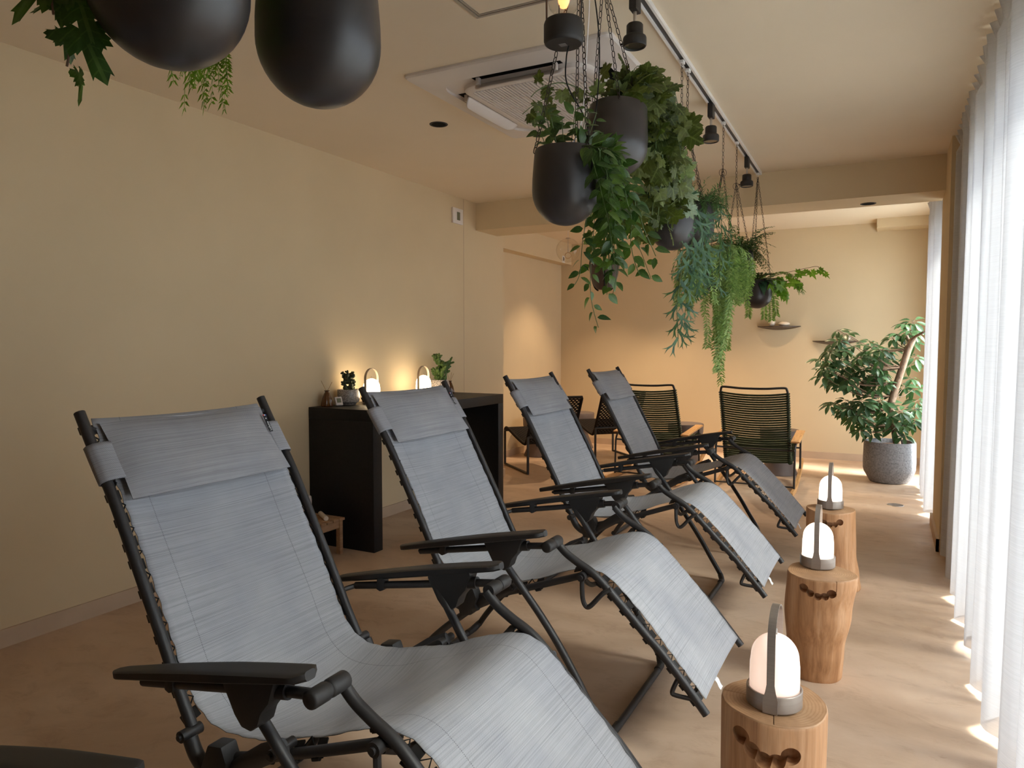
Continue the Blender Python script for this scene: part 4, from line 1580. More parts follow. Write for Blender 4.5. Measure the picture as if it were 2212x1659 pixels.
sg = thing('warning_sign', 'small white sign with a black mark on the recess beam', 'sign', (-3.879, 8.840, 2.470))
MB().box(0.0, 0.002, -0.045, 0.045, -0.045, 0.045).build('plate', 'paper_white', sg, smooth=0)
m = MB()
m.prism([(-0.020, -0.014), (0.004, -0.024), (0.016, -0.002), (0.006, 0.012), (0.020, 0.020), (0.004, 0.030), (-0.014, 0.022), (-0.024, 0.006)], 0.0, 0.0006, M=T(0.002, 0, 0) @ Matrix.Rotation(radians(-90), 4, 'Z'))
m.build('mark', 'tag_black', sg, smooth=0)

# lighting track
a0 = atan2(-0.0197, 1.0)
tk = thing('lighting_track', 'white lighting track running along the ceiling', 'lighting track', (-0.8425, 1.70, H1 - 0.0005))
tk.rotation_euler = (0, 0, radians(1.13))
Ltk = 4.08
m = MB()
m.box(-0.021, -0.011, -1.9, Ltk, -0.020, 0.0)
m.box(0.011, 0.021, -1.9, Ltk, -0.020, 0.0)
m.box(-0.018, 0.018, -1.9, Ltk, -0.004, 0.0)
m.box(-0.020, 0.020, Ltk, Ltk + 0.02, -0.022, 0.0)
m.build('track_channel', 'track_white', tk, smooth=0)
MB().box(-0.011, 0.011, -1.9, Ltk, -0.012, -0.004).build('track_groove', 'track_groove', tk, smooth=0)


def rail_x(Y):
    return -0.8425 - (Y - 1.70) * 0.0197


def track_spot(Y, label, rz):
    R = thing('track_spotlight', label, 'spotlight', (rail_x(Y), Y, H1 - 0.0205), rz, 'black track spotlights')
    MB().bbox(-0.014, 0.014, -0.030, 0.030, -0.075, 0.0, 0.004).build('adapter', 'black_plastic', R, smooth=40)
    MB().tube([(0, 0, -0.074), (0, 0, -0.122)], 0.0065, 12).build('stem', 'steel', R)
    MB().lathe([(0, -0.118), (0.026, -0.119), (0.030, -0.124), (0.0305, -0.158), (0.041, -0.166), (0.043, -0.172), (0.043, -0.196), (0.040, -0.201), (0.036, -0.201), (0.034, -0.196), (0, -0.196)], 36).build('lamp_head', 'black_plastic', R, smooth=40)
    MB().lathe([(0, -0.1945), (0.030, -0.1965), (0.033, -0.198)], 32).build('lens', 'window_glass', R)
    MB().tube([(-0.043, 0, -0.182), (-0.055, 0, -0.182)], 0.004, 8).build('aim_knob', 'black_plastic', R)
    return R


track_spot(2.600, 'nearest black track spotlight, right of the hanging lantern', 0.0)
track_spot(3.985, 'middle black track spotlight, between the hanging plants', 0.0)
track_spot(5.215, 'farthest black track spotlight, just before the cross beam', 0.0)

# ================================================================== PLANTS


def leaf_ovate(m, pos, fwd, up, L_, W_, curl=0.35, fold=0.25, rows=5, point=0.75):
    M = frame_from(pos, fwd, up)
    vs, uv, fs = [], [], []
    for i in range(rows + 1):
        t = i / rows
        wd = W_ * sin(pi * t ** point) ** 0.9 if 0 < t < 1 else 0.0
        y = L_ * t
        z = -curl * L_ * t * t
        for s in (-1, 0, 1):
            vs.append((s * wd, y, z + abs(s) * wd * fold))
            uv.append((s * 0.999, t))
    for i in range(rows):
        a = i * 3
        fs.append((a, a + 1, a + 4, a + 3))
        fs.append((a + 1, a + 2, a + 5, a + 4))
    m.add(vs, fs, M, uv)


def leaf_lobed(m, pos, fwd, up, size, lobes, rnd, cup=0.15, teeth=True):
    """lobes: list of (angle from tip in degrees, length); origin at the stalk"""
    M = frame_from(pos, fwd, up)
    out = []
    n = len(lobes)
    for i, (a, r) in enumerate(lobes):
        out.append((a, r))
        if i < n - 1:
            a2, r2 = lobes[i + 1]
            am = (a + a2) / 2
            base = min(r, r2) * 0.68
            if teeth:
                out.append((a + (a2 - a) * 0.22, r * 0.82))
                out.append((a + (a2 - a) * 0.28, r * 0.88))
            out.append((am, base))
            if teeth:
                out.append((a + (a2 - a) * 0.72, r2 * 0.88))
                out.append((a + (a2 - a) * 0.78, r2 * 0.82))
    c = 0.38
    vs, uv = [(0, c * size, 0)], [(0, 0.4)]
    for (a, r) in out:
        x = sin(radians(a)) * r * size
        y = c * size + cos(radians(a)) * r * size
        z = -cup * size * r * r + rnd.uniform(-0.03, 0.03) * size
        vs.append((x * 0.5, c * size + (y - c * size) * 0.5, z * 0.25 + 0.02 * size))
        uv.append((x / size * 0.5, (y / size) * 0.5 + 0.2))
    k0 = 1 + len(out)
    for (a, r) in out:
        x = sin(radians(a)) * r * size
        y = c * size + cos(radians(a)) * r * size
        z = -cup * size * r * r + rnd.uniform(-0.03, 0.03) * size
        vs.append((x, y, z))
        uv.append((x / size, y / size))
    k = len(out)
    fs = []
    for i in range(k - 1):
        fs.append((0, 1 + i, 2 + i))
        fs.append((1 + i, k0 + i, k0 + i + 1, 2 + i))
    m.add(vs, fs, M, uv)


GRAPE = [(-150, 0.42), (-105, 0.52), (-55, 0.62), (0, 0.72), (55, 0.62), (105, 0.52), (150, 0.42)]
ROUND = [(-165, 0.40), (-120, 0.50), (-80, 0.55), (-40, 0.58), (0, 0.60), (40, 0.58), (80, 0.55), (120, 0.50), (165, 0.40)]
IVY = [(-140, 0.34), (-95, 0.62), (-45, 0.55), (0, 1.0), (45, 0.55), (95, 0.62), (140, 0.34)]


def frond(m, path, width, n, taper=1.0, thick=0.22, rnd=None, stem_r=0.0008, droop=0.15):
    """fern frond: rachis with pinnae pairs"""
    P = smooth_path(path, 4)
    N = len(P) - 1
    m.tube(P, [stem_r * (1 - 0.6 * i / N) for i in range(N + 1)], 4, caps=False)
    for k in range(n):
        t = (k + 0.5) / n
        i = min(int(t * N), N - 1)
        p = P[i].lerp(P[i + 1], t * N - i)
        d = (P[i + 1] - P[i]).normalized()
        side = d.cross(Vector((0, 0, 1)))
        if side.length < 0.2:
            side = d.cross(Vector((0.3, 1, 0)))
        side.normalize()
        if rnd:
            side = (side + Vector((rnd.uniform(-0.3, 0.3), rnd.uniform(-0.3, 0.3), rnd.uniform(-0.3, 0.3)))).normalized()
        L_ = width * (sin(pi * min(1, 0.12 + 0.88 * t)) ** 0.6 if taper else 1)
        for s in (-1, 1):
            e = (side * s * 0.92 + d * 0.45).normalized()
            q = p + e * L_ - Vector((0, 0, droop * L_))
            w_ = d * (L_ * thick * 0.5)
            mid = p + e * L_ * 0.45
            m.add([p, mid - w_, q, mid + w_], [(0, 1, 2, 3)])


def hang_path(rnd, start, outdir, length, reach, wander=0.02, steps=10, rise=0.02):
    """stem leaving the pot, over the rim, then falling"""
    p = Vector(start)
    o = Vector((outdir[0], outdir[1], 0)).normalized()
    pts = [p.copy()]
    pts.append(p + o * reach * 0.5 + Vector((0, 0, rise)))
    pts.append(p + o * reach + Vector((0, 0, rise * 0.3)))
    q = pts[-1].copy()
    wx = wy = 0
    for i in range(steps):
        wx = wx * 0.6 + rnd.uniform(-1, 1) * wander
        wy = wy * 0.6 + rnd.uniform(-1, 1) * wander
        q = q + Vector((wx + o.x * 0.004, wy + o.y * 0.004, -length / steps))
        pts.append(q.copy())
    return pts


def walk_leaves(path, spacing, rnd, fn, start=0.0, jitter=0.3):
    P = smooth_path(path, 4)
    acc = 0
    nxt = start
    k = 0
    tot = sum((P[i + 1] - P[i]).length for i in range(len(P) - 1))
    for i in range(len(P) - 1):
        seg = (P[i + 1] - P[i])
        L_ = seg.length
        while acc + L_ >= nxt:
            f = (nxt - acc) / max(L_, 1e-9)
            fn(P[i].lerp(P[i + 1], f), seg.normalized(), k, nxt / tot)
            k += 1
            nxt += spacing * rnd.uniform(1 - jitter, 1 + jitter)
        acc += L_
    return P


def chain(m, a, b, pitch=0.0185, w=0.0052, wire=0.0014):
    a, b = Vector(a), Vector(b)
    d = b - a
    n = max(2, int(d.length / pitch))
    d.normalize()
    step = (b - a).length / n
    s1 = d.cross(Vector((0.3, 0.9, 0.1))).normalized()
    s2 = d.cross(s1)
    for k in range(n):
        c = a + d * step * (k + 0.5)
        s = s1 if k % 2 else s2
        h = step * 0.62
        pts = []
        for j in range(12):
            t = 2 * pi * j / 12
            pts.append(c + s * (cos(t) * w) + d * ((h - w * 0.6) * (1 if sin(t) > 0 else -1) * min(1, abs(sin(t)) * 2.2) * 0.72 + sin(t) * w * 0.6))
        m.tube(pts, wire, 5, closed=True)


def ring_mb(m, c, r, wire, tilt=0.0, az=0.0):
    c = Vector(c)
    pts = []
    for j in range(24):
        t = 2 * pi * j / 24
        v = Vector((cos(t) * r, 0, sin(t) * r))
        v = Matrix.Rotation(az, 3, 'Z') @ (Matrix.Rotation(tilt, 3, 'X') @ v)
        pts.append(c + v)
    m.tube(pts, wire, 6, closed=True)


def planter(loc, label, ring_z=None, hook_dx=0.0, hook_dy=0.0, R_=0.098, H_=0.215, chain_az=0.5, tilt=(0, 0), lean=None):
    """hanging pot; origin at the pot's bottom; ring_z = world height where the chains meet"""
    P = thing('hanging_planter', label, 'hanging planter', loc, group='dark hanging planters with trailing plants')
    prof = [(0, 0)]
    for i in range(1, 13):
        a = -pi / 2 + pi / 2 * i / 12
        prof.append((R_ * cos(a), 0.100 + 0.100 * sin(a)))
    prof += [(R_ * 0.995, 0.130), (R_ * 0.965, 0.170), (R_ * 0.925, H_ - 0.003), (R_ * 0.915, H_), (R_ * 0.880, H_), (R_ * 0.875, H_ - 0.004), (R_ * 0.90, 0.165), (0, 0.165)]
    Mt = Matrix.Rotation(tilt[0], 4, 'X') @ Matrix.Rotation(tilt[1], 4, 'Y')
    MB().lathe(prof, 56, M=Mt).build('pot', 'pot_grey', P, smooth=50)
    MB().lathe([(0, 0.178), (R_ * 0.5, 0.182), (R_ * 0.89, 0.170)], 24, M=Mt).build('soil', 'soil', P)
    hz = H1 - 0.022
    rz_ = (ring_z if ring_z else 2.40) - loc[2]
    hx = rail_x(loc[1] + hook_dy) - loc[0] + hook_dx
    top = Vector((hx, hook_dy, hz - loc[2]))
    rp = Vector((hx, hook_dy, rz_))
    for k in range(3):
        az = chain_az + k * 2 * pi / 3
        e = Mt @ Vector((R_ * 0.94 * cos(az), R_ * 0.94 * sin(az), H_ - 0.012))
        m = MB()
        chain(m, e, rp)
        m.build('chain', 'chain_bronze', P)
    if top.z - rp.z > 0.03:
        m = MB()
        chain(m, rp, top - Vector((0, 0, 0.012)))
        m.build('chain', 'chain_bronze', P)
        m = MB()
        ring_mb(m, rp - Vector((0, 0, 0.02)), 0.022, 0.0013, az=0.6)
        m.build('ring', 'chain_bronze', P)
    m = MB()
    m.bbox(-0.010, 0.010, -0.016, 0.016, -0.014, 0.0, 0.002, M=T(top.x, top.y, top.z + 0.0015))
    m.tube(smooth_path([(top.x, top.y, top.z - 0.012), (top.x + 0.006, top.y, top.z - 0.020), (top.x, top.y, top.z - 0.028), (top.x - 0.006, top.y, top.z - 0.022)], 4), 0.0014, 6)
    m.build('track_hook', 'track_white', P, smooth=40)
    return P


rn = random.Random(21)
UPV = Vector((0, 0, 1))


def rv(rnd, s=1.0):
    return Vector((rnd.uniform(-1, 1), rnd.uniform(-1, 1), rnd.uniform(-1, 1))) * s


# ---- F: nearest pot at the top left edge, ivy at its left
pF = planter((-0.822, 0.628, 1.694), 'nearest hanging pot at the top left, jagged ivy leaves on its left', 2.35, chain_az=0.3)
m, sm_ = MB(), MB()
stems = [
    ([(-0.03, -0.02, 0.19), (-0.075, -0.060, 0.225), (-0.098, -0.080, 0.180), (-0.100, -0.090, 0.110), (-0.098, -0.088, 0.050)], 0.050),
    ([(-0.03, -0.02, 0.19), (-0.08, -0.08, 0.215), (-0.115, -0.120, 0.180), (-0.130, -0.130, 0.140)], 0.050),
    ([(-0.02, 0.00, 0.19), (-0.08, -0.04, 0.225), (-0.108, -0.070, 0.170), (-0.105, -0.072, 0.095), (-0.100, -0.068, 0.025), (-0.104, -0.070, -0.005)], 0.042),
]
for path, sz in stems:
    P = walk_leaves(path, 0.038, rn, lambda p, d, k, t: leaf_lobed(m, p + rv(rn, 0.008), (d * 0.3 + rv(rn, 0.75) + Vector((0, 0, -0.45))).normalized(), (Vector((0.5, -0.3, 0.8)) + rv(rn, 0.6)).normalized(), sz * rn.uniform(0.8, 1.2) * (1.0 - 0.45 * max(0, t - 0.6)), IVY, rn, 0.3), start=0.05)
    sm_.tube(P, 0.0016, 5)
# a few big leaves against the pot
for (x, y, z, fx, fy, fz) in ((-0.085, -0.065, 0.13, -1, -0.9, 0.15), (-0.085, -0.070, 0.095, 0.3, 0.1, -1.0), (-0.09, -0.075, 0.105, -0.6, -0.5, -0.6), (-0.09, -0.07, 0.06, 0.45, 0.2, -1.0), (-0.09, -0.08, 0.15, -0.9, -0.7, 0.5)):
    leaf_lobed(m, (x, y, z), (fx, fy, fz), (0.5, -0.6, 0.5), 0.068, IVY, rn, 0.25)
m.build('ivy_leaves', 'leaf_ivy', pF, smooth=180)
sm_.build('stems', 'stem_brown', pF)

# ---- G: second pot, fern fronds at its left behind pot F
pG = planter((-0.827, 0.905, 1.724), 'second nearest hanging pot, bright fern fronds drooping at its left', 2.35, chain_az=1.0)
m = MB()
for i in range(26):
    a = rn.uniform(185, 275)
    reach = rn.uniform(0.105, 0.175)
    ln = rn.uniform(0.13, 0.20)
    o = Vector((cos(radians(a)), sin(radians(a)), 0))
    s0 = Vector((0, 0, 0.18)) + o * 0.03
    path = [s0, s0 + o * reach * 0.6 + Vector((0, 0, 0.05)), s0 + o * reach + Vector((0, 0, 0.03)), s0 + o * (reach + 0.02) + Vector((0, 0, -ln * 0.4)), s0 + o * (reach + 0.025) + rv(rn, 0.01) + Vector((0, 0, -ln))]
    frond(m, path, 0.017, 36, 0, 0.34, rn)
    for k in range(3):
        q = path[2 + k % 2] if k < 2 else path[3]
        o2 = (o + rv(rn, 0.7) + Vector((0, 0, -0.6))).normalized()
        frond(m, [q, q + o2 * 0.025, q + o2 * 0.055 + Vector((0, 0, -0.02))], 0.012, 12, 1, 0.4, rn)
m.build('fern_fronds', 'leaf_fern_bright', pG, smooth=180)
m = MB()
for k in range(9):
    a = rn.uniform(0, 6.28)
    o = Vector((cos(a), sin(a), 0))
    leaf_lobed(m, o * 0.06 + Vector((0, 0, 0.20)), o + Vector((0, 0, 0.3)), UPV, 0.06, IVY, rn, 0.2)
m.build('ivy_leaves', 'leaf_ivy', pG, smooth=180)

# ---- A: trailing glossy leaves
pA = planter((-0.847, 1.945, 1.685), 'hanging pot with long vines of glossy dark green leaves, left of the cluster', 2.52, 0.0, 0.10, chain_az=3.75)
m, sm_ = MB(), MB()


def pothos(path, size=0.050, sp=0.024):
    def fn(p, d, k, t):
        s = -1 if k % 2 else 1
        side = d.cross(Vector((0.2, -1, 0.1))).normalized() * s
        f = (side * 0.9 + d * 0.55 + rv(rn, 0.45) + Vector((0, 0, -0.15))).normalized()
        u = (Vector((0.4, -0.7, 0.6)) + rv(rn, 0.5)).normalized()
        L_ = size * rn.uniform(0.75, 1.25) * (1 - 0.25 * t)
        leaf_ovate(m, p + f * 0.006, f, u, L_, L_ * 0.27, rn.uniform(0.1, 0.5), 0.25)
    P = walk_leaves(path, sp, rn, fn, start=0.03)
    sm_.tube(P, 0.0012, 4)


for i in range(22):
    a = rn.uniform(-0.75, 1.3)
    L_ = rn.choice([0.15, 0.22, 0.28, 0.34, 0.40])
    pothos(hang_path(rn, (0.03 * cos(a), 0.03 * sin(a), 0.185), (cos(a), sin(a)), L_, rn.uniform(0.09, 0.125), 0.008))
pothos([(0.02, 0.04, 0.18), (0.05, 0.15, 0.24), (0.02, 0.19, 0.15), (0.01, 0.20, 0.02), (0.0, 0.20, -0.10), (-0.01, 0.23, -0.20), (0.0, 0.27, -0.29)], 0.05)
pothos([(0.0, 0.06, 0.18), (0.03, 0.13, 0.23), (0.01, 0.17, 0.12), (-0.02, 0.18, -0.02), (-0.02, 0.16, -0.12), (-0.03, 0.14, -0.16)], 0.05)
pothos([(0.0, 0.06, 0.18), (0.05, 0.14, 0.22), (0.06, 0.22, 0.16), (0.05, 0.28, 0.09), (0.04, 0.30, 0.05)], 0.05)
for i in range(9):      # leaves standing in the pot
    a = rn.uniform(0, 6.28)
    pothos([(0.03 * cos(a), 0.03 * sin(a), 0.17), (0.06 * cos(a), 0.06 * sin(a), 0.23), (0.09 * cos(a), 0.09 * sin(a), 0.27 + rn.uniform(0, 0.05))], 0.048, 0.018)
m.build('glossy_leaves', 'leaf_pothos', pA, smooth=180)
sm_.build('stems', 'stem_green', pA)

# ---- B: grape ivy
pB = planter((-0.855, 2.375, 1.918), 'hanging pot with bushy jagged grape leaves spilling towards the window, highest of the cluster', 2.52, 0.0, -0.12, chain_az=0.9, tilt=(radians(-9), radians(0)), R_=0.108, H_=0.235)
m, sm_ = MB(), MB()


def grape(path, size=0.075, sp=0.045, mm=None, shape=GRAPE, cup=0.2):
    tgt = mm or m

    def fn(p, d, k, t):
        f = (d * 0.3 + rv(rn, 0.9) + Vector((0, 0, -0.35))).normalized()
        u = (Vector((0.35, -0.8, 0.45)) + rv(rn, 0.55)).normalized()
        q = p + f * 0.014
        leaf_lobed(tgt, q, f, u, size * rn.uniform(0.6, 1.1), shape, rn, cup)
    P = walk_leaves(path, sp, rn, fn, start=0.05)
    sm_.tube(P, 0.0015, 4)


grape([(0, 0, 0.19), (-0.08, 0.02, 0.28), (-0.18, -0.04, 0.29), (-0.22, -0.14, 0.24), (-0.24, -0.22, 0.18)], 0.062)
grape([(0, 0, 0.19), (-0.06, -0.05, 0.26), (-0.12, -0.16, 0.28), (-0.16, -0.25, 0.24), (-0.17, -0.30, 0.20)], 0.058)
grape([(0, 0.02, 0.19), (0.02, 0.12, 0.27), (0.03, 0.26, 0.30), (0.03, 0.40, 0.33)], 0.070)
grape([(0.02, 0.03, 0.19), (0.05, 0.15, 0.26), (0.06, 0.28, 0.24), (0.06, 0.44, 0.28), (0.05, 0.52, 0.25)], 0.060)
for i in range(34):
    a = rn.uniform(0.5, 1.75)
    r0 = rn.uniform(0.12, 0.24)
    h = rn.uniform(0.0, 0.17)
    pts = [(0, 0.03, 0.20), (0.6 * r0 * cos(a), 0.7 * r0 * sin(a), 0.26 + h * 0.8), (r0 * cos(a) * 0.9, r0 * sin(a) * 1.15, 0.22 + h), (r0 * cos(a), r0 * sin(a) * 1.5, 0.14 + h), (r0 * cos(a), r0 * sin(a) * 1.7, 0.07 + h)]
    grape(pts, 0.078, 0.05)
for (Y0, z0, n_) in ((0.42, 0.04, 4), (0.50, 0.02, 3), (0.34, -0.02, 3)):
    for j in range(n_):
        y = Y0 + rn.uniform(-0.05, 0.08)
        dx = rn.uniform(-0.05, 0.07)
        grape([(0.02, 0.1, 0.18), (0.06 + dx, y * 0.6, 0.20), (0.06 + dx, y, 0.10), (0.04 + dx, y + 0.04, z0), (0.03 + dx, y + 0.06, z0 - 0.06)], 0.074, 0.046)
for i in range(10):
    a = rn.uniform(0.3, 2.8)
    grape([(0, 0, 0.20), (0.05 * cos(a), 0.05 * sin(a), 0.27), (0.09 * cos(a), 0.09 * sin(a), 0.34)], 0.075, 0.04)
m.build('grape_leaves', 'leaf_grape', pB, smooth=180)
sm_.build('stems', 'stem_green', pB)

# ---- C: round silver leaves, jagged leaves and long forked strands
pC = planter((-0.872, 3.185, 1.757), 'hanging pot with silvery round leaves and the longest forked blue green strands', 2.37, 0.0, 0.14, chain_az=0.2)
m, sm_ = MB(), MB()
for i in range(22):
    x, y, z = rn.uniform(-0.09, 0.10), rn.uniform(-0.26, -0.08), rn.uniform(0.14, 0.36)
    grape([(0, 0, 0.19), (x * 0.5, y * 0.5, 0.24 + (z - 0.2) * 0.3), (x, y, z)], 0.115, 0.085, None, ROUND, 0.12)
for i in range(8):
    a = rn.uniform(3.0, 6.3)
    grape([(0, 0, 0.18), (0.06 * cos(a), 0.06 * sin(a), 0.27), (0.09 * cos(a), 0.09 * sin(a), 0.36 + rn.uniform(0, 0.05))], 0.11, 0.06, None, ROUND, 0.12)
m.build('round_leaves', 'leaf_silver', pC, smooth=180)
m = MB()
for i in range(9):
    a = rn.uniform(3.3, 5.1)
    L_ = rn.uniform(0.04, 0.16)
    grape(hang_path(rn, (0, -0.02, 0.18), (cos(a), sin(a)), L_, rn.uniform(0.12, 0.26), 0.02), 0.075, 0.05)
m.build('grape_leaves', 'leaf_grape', pC, smooth=180)
sm_.build('stems', 'stem_green', pC)


def forked(m, p, d, L_, w_, depth, rnd, nrm):
    """flat antler shaped strip"""
    d = d.normalized()
    side = d.cross(nrm).normalized()
    q = p + d * L_
    m.add([p - side * w_ * 0.5, p + side * w_ * 0.5, q + side * w_ * 0.8, q - side * w_ * 0.8], [(0, 1, 2, 3)])
    if depth == 0:
        for s in (-1, 1):
            e = (d + side * s * 0.55).normalized()
            sd = e.cross(nrm).normalized()
            r = q + side * s * w_ * 0.4
            m.add([r - sd * w_ * 0.4, r + sd * w_ * 0.4, r + e * L_ * 0.8], [(0, 1, 2)])
        return
    for s in (-1, 1):
        e = (d + side * s * rnd.uniform(0.35, 0.65) + nrm * rnd.uniform(-0.15, 0.15)).normalized()
        if s == 1 and rnd.random() < 0.25:
            sd = e.cross(nrm).normalized()
            m.add([q - sd * w_ * 0.4, q + sd * w_ * 0.4, q + e * L_ * 0.8], [(0, 1, 2)])
        else:
            forked(m, q + side * s * w_ * 0.35, e, L_ * 0.75, w_ * 0.72, depth - 1, rnd, nrm)


def antler_vine(m, path, size=0.036, sp=0.038):
    def fn(p, d, k, t):
        s = -1 if k % 2 else 1
        nrm = (Vector((0.4, -0.9, 0.1)) + rv(rn, 0.5)).normalized()
        side = d.cross(nrm).normalized() * s
        forked(m, p, (d * 0.9 + side * 0.6), size * rn.uniform(0.7, 1.2), size * 0.30, 2 if k % 2 else 1, rn, nrm)
    P = walk_leaves(path, sp, rn, fn, start=0.10)
    sm2.tube(P, 0.0018, 4)


m, sm2 = MB(), MB()
antler_vine(m, [(0.02, -0.02, 0.18), (0.03, -0.11, 0.22), (0.06, -0.06, 0.10), (0.05, -0.01, -0.02), (0.04, 0.0, -0.12), (0.03, -0.02, -0.24), (0.03, 0.00, -0.34), (0.03, 0.01, -0.43)])
antler_vine(m, [(0.02, 0.0, 0.18), (0.07, -0.08, 0.22), (0.10, 0.0, 0.12), (0.08, 0.01, 0.0), (0.07, 0.02, -0.12), (0.06, 0.02, -0.22), (0.05, 0.03, -0.36)])
antler_vine(m, [(0.02, 0.0, 0.18), (0.08, 0.03, 0.21), (0.12, 0.09, 0.10), (0.11, 0.12, -0.02), (0.10, 0.15, -0.12)])
antler_vine(m, [(0.02, 0.0, 0.18), (0.09, 0.0, 0.21), (0.12, 0.06, 0.08), (0.10, 0.06, -0.06), (0.09, 0.08, -0.16)])
antler_vine(m, [(-0.02, -0.02, 0.18), (-0.05, -0.13, 0.24), (-0.07, -0.20, 0.20), (-0.05, -0.24, 0.12)], 0.034)
m.build('forked_leaves', 'leaf_staghorn', pC, smooth=0)
sm2.build('vine_stems', 'stem_green', pC)

# thin bare coral stem under the pot
# ---- C2: spiky plant right behind
pC2 = planter((-0.879, 3.600, 1.815), 'pale lit hanging pot with dense spiky green needles, behind the silver leaved pot', 2.37, 0.0, -0.16, chain_az=1.3)
m, sm2 = MB(), MB()
for i in range(150):
    a = rn.uniform(0, 2 * pi)
    r0 = rn.uniform(0.02, 0.10)
    p = Vector((r0 * cos(a), r0 * sin(a), 0.19 + rn.uniform(0, 0.05)))
    d = Vector((cos(a), sin(a), rn.uniform(-0.4, 0.9)))
    L_ = rn.uniform(0.05, 0.10)
    path = [p, p + d * L_ * 0.5 + Vector((0, 0, 0.01)), p + d * L_ + Vector((0, 0, -0.02))]
    sm2.tube(path, 0.0010, 3)
    for k in range(9):
        q = p + d * L_ * (k + 1) / 9
        leaf_ovate(m, q, (d + rv(rn, 1.2)), UPV, 0.028, 0.0028, 0.4, 0.1, 2)
for i in range(12):
    a = rn.uniform(-1.2, 2.2) - 1.2
    hp = hang_path(rn, (0.04 * cos(a), 0.04 * sin(a), 0.19), (cos(a), sin(a)), rn.uniform(0.10, 0.36), 0.11, 0.010)
    P = walk_leaves(hp, 0.010, rn, lambda p, d, k, t: leaf_ovate(m, p, (d * 0.7 + rv(rn, 0.8)), UPV, 0.034, 0.0032, 0.3, 0.1, 2), start=0.02)
    sm2.tube(P, 0.0012, 4)
m.build('needle_leaves', 'leaf_spiky', pC2, smooth=180)
m = MB()
for (dx, dy, dl) in ((0.06, -0.06, 0.30), (0.10, 0.02, 0.34), (0.02, -0.10, 0.26)):
    antler_vine(m, [(0.02, 0, 0.18), (dx * 1.1, dy * 1.1, 0.21), (dx * 1.3, dy * 1.3, 0.08), (dx * 1.25, dy * 1.25, -0.05), (dx * 1.2, dy * 1.2 + 0.02, 0.13 - dl)], 0.028)
m.build('forked_leaves', 'leaf_staghorn', pC2, smooth=0)
sm2.build('stems', 'stem_green', pC2)

# ---- D: pale ferns falling far down
pD = planter((-0.894, 4.190, 1.640), 'hanging pot hidden under pale green fern strands that trail far down', 2.36, 0.0, 0.15, chain_az=2.2)
m = MB()
for i in range(80):
    a = rn.uniform(0, 2 * pi)
    L_ = rn.uniform(0.05, 0.26)
    o = Vector((cos(a), sin(a), 0))
    s0 = Vector((0, 0, 0.19)) + o * 0.03
    rc = rn.uniform(0.08, 0.18)
    path = [s0, s0 + o * rc * 0.6 + Vector((0, 0, 0.05)), s0 + o * rc + Vector((0, 0, 0.0)), s0 + o * (rc + 0.02) + Vector((0, 0, -L_ * 0.6)) + rv(rn, 0.01), s0 + o * (rc + 0.02) + Vector((0, 0, -L_ - 0.03)) + rv(rn, 0.02)]
    for j in range(3):
        frond(m, [p + rv(rn, 0.010) for p in path], rn.uniform(0.018, 0.028), int(14 + L_ * 60), 0, 0.42, rn)
for i in range(16):
    x, y = rn.uniform(-0.02, 0.10), rn.uniform(-0.14, 0.10)
    L_ = rn.uniform(0.36, 0.52) if i % 3 == 0 else rn.uniform(0.18, 0.36)
    path = [(0, 0, 0.19), (x * 1.1, y * 1.1, 0.20), (x * 1.3, y * 1.2, 0.06), (x * 1.1, y * 1.0, -L_ * 0.35), (x * 0.8 + rn.uniform(-0.02, 0.02), y * 0.7, -L_ * 0.7), (x * 0.6 + rn.uniform(-0.03, 0.03), y * 0.5, -L_)]
    for j in range(2):
        frond(m, [Vector(p) + rv(rn, 0.014) for p in path], 0.026, 46, 0, 0.42, rn)
m.build('fern_fronds', 'leaf_fern_light', pD, smooth=180)

# ---- D2: dark fern clump behind
pD2 = planter((-0.906, 4.920, 1.740), 'hanging pot with a dark green fern clump, between the pale fern and the farthest pot', 2.37, 0.0, -0.12, chain_az=0.8)
m = MB()
for i in range(110):
    a = rn.uniform(0, 2 * pi)
    L_ = rn.uniform(0.12, 0.21)
    o = Vector((cos(a), sin(a), 0))
    e = rn.uniform(-0.3, 1.2)
    s0 = Vector((0, 0, 0.19)) + o * 0.03
    path = [s0, s0 + o * L_ * 0.5 + Vector((0, 0, L_ * 0.5 * e + 0.02)), s0 + o * L_ + Vector((0, 0, L_ * (e - 0.35)))]
    frond(m, path, 0.030, 16, 1, 0.42, rn)
m.build('fern_fronds', 'leaf_fern_dark', pD2, smooth=180)

# ---- E: farthest pot, striped leaves, heart leaved vine to the right
pE = planter((-0.918, 5.790, 1.615), 'farthest hanging pot, bare round bottom visible, heart shaped leaves reaching right', 2.60, 0.0, -0.06, chain_az=0.4, R_=0.106)
m, sm_ = MB(), MB()
for i in range(16):
    a = rn.uniform(0, 2 * pi)
    o = Vector((cos(a), sin(a), 0))
    p = o * 0.06 + Vector((0, 0, 0.21))
    f = (o + Vector((0, 0, rn.uniform(-0.7, 0.5)))).normalized()
    leaf_ovate(m, p, f, UPV, rn.uniform(0.10, 0.14), 0.030, 0.5, 0.2, 7)
m.build('striped_leaves', 'leaf_striped', pE, smooth=180)
m = MB()
HEART = [(-160, 0.36), (-120, 0.48), (-80, 0.50), (-40, 0.56), (0, 0.85), (40, 0.56), (80, 0.50), (120, 0.48), (160, 0.36)]


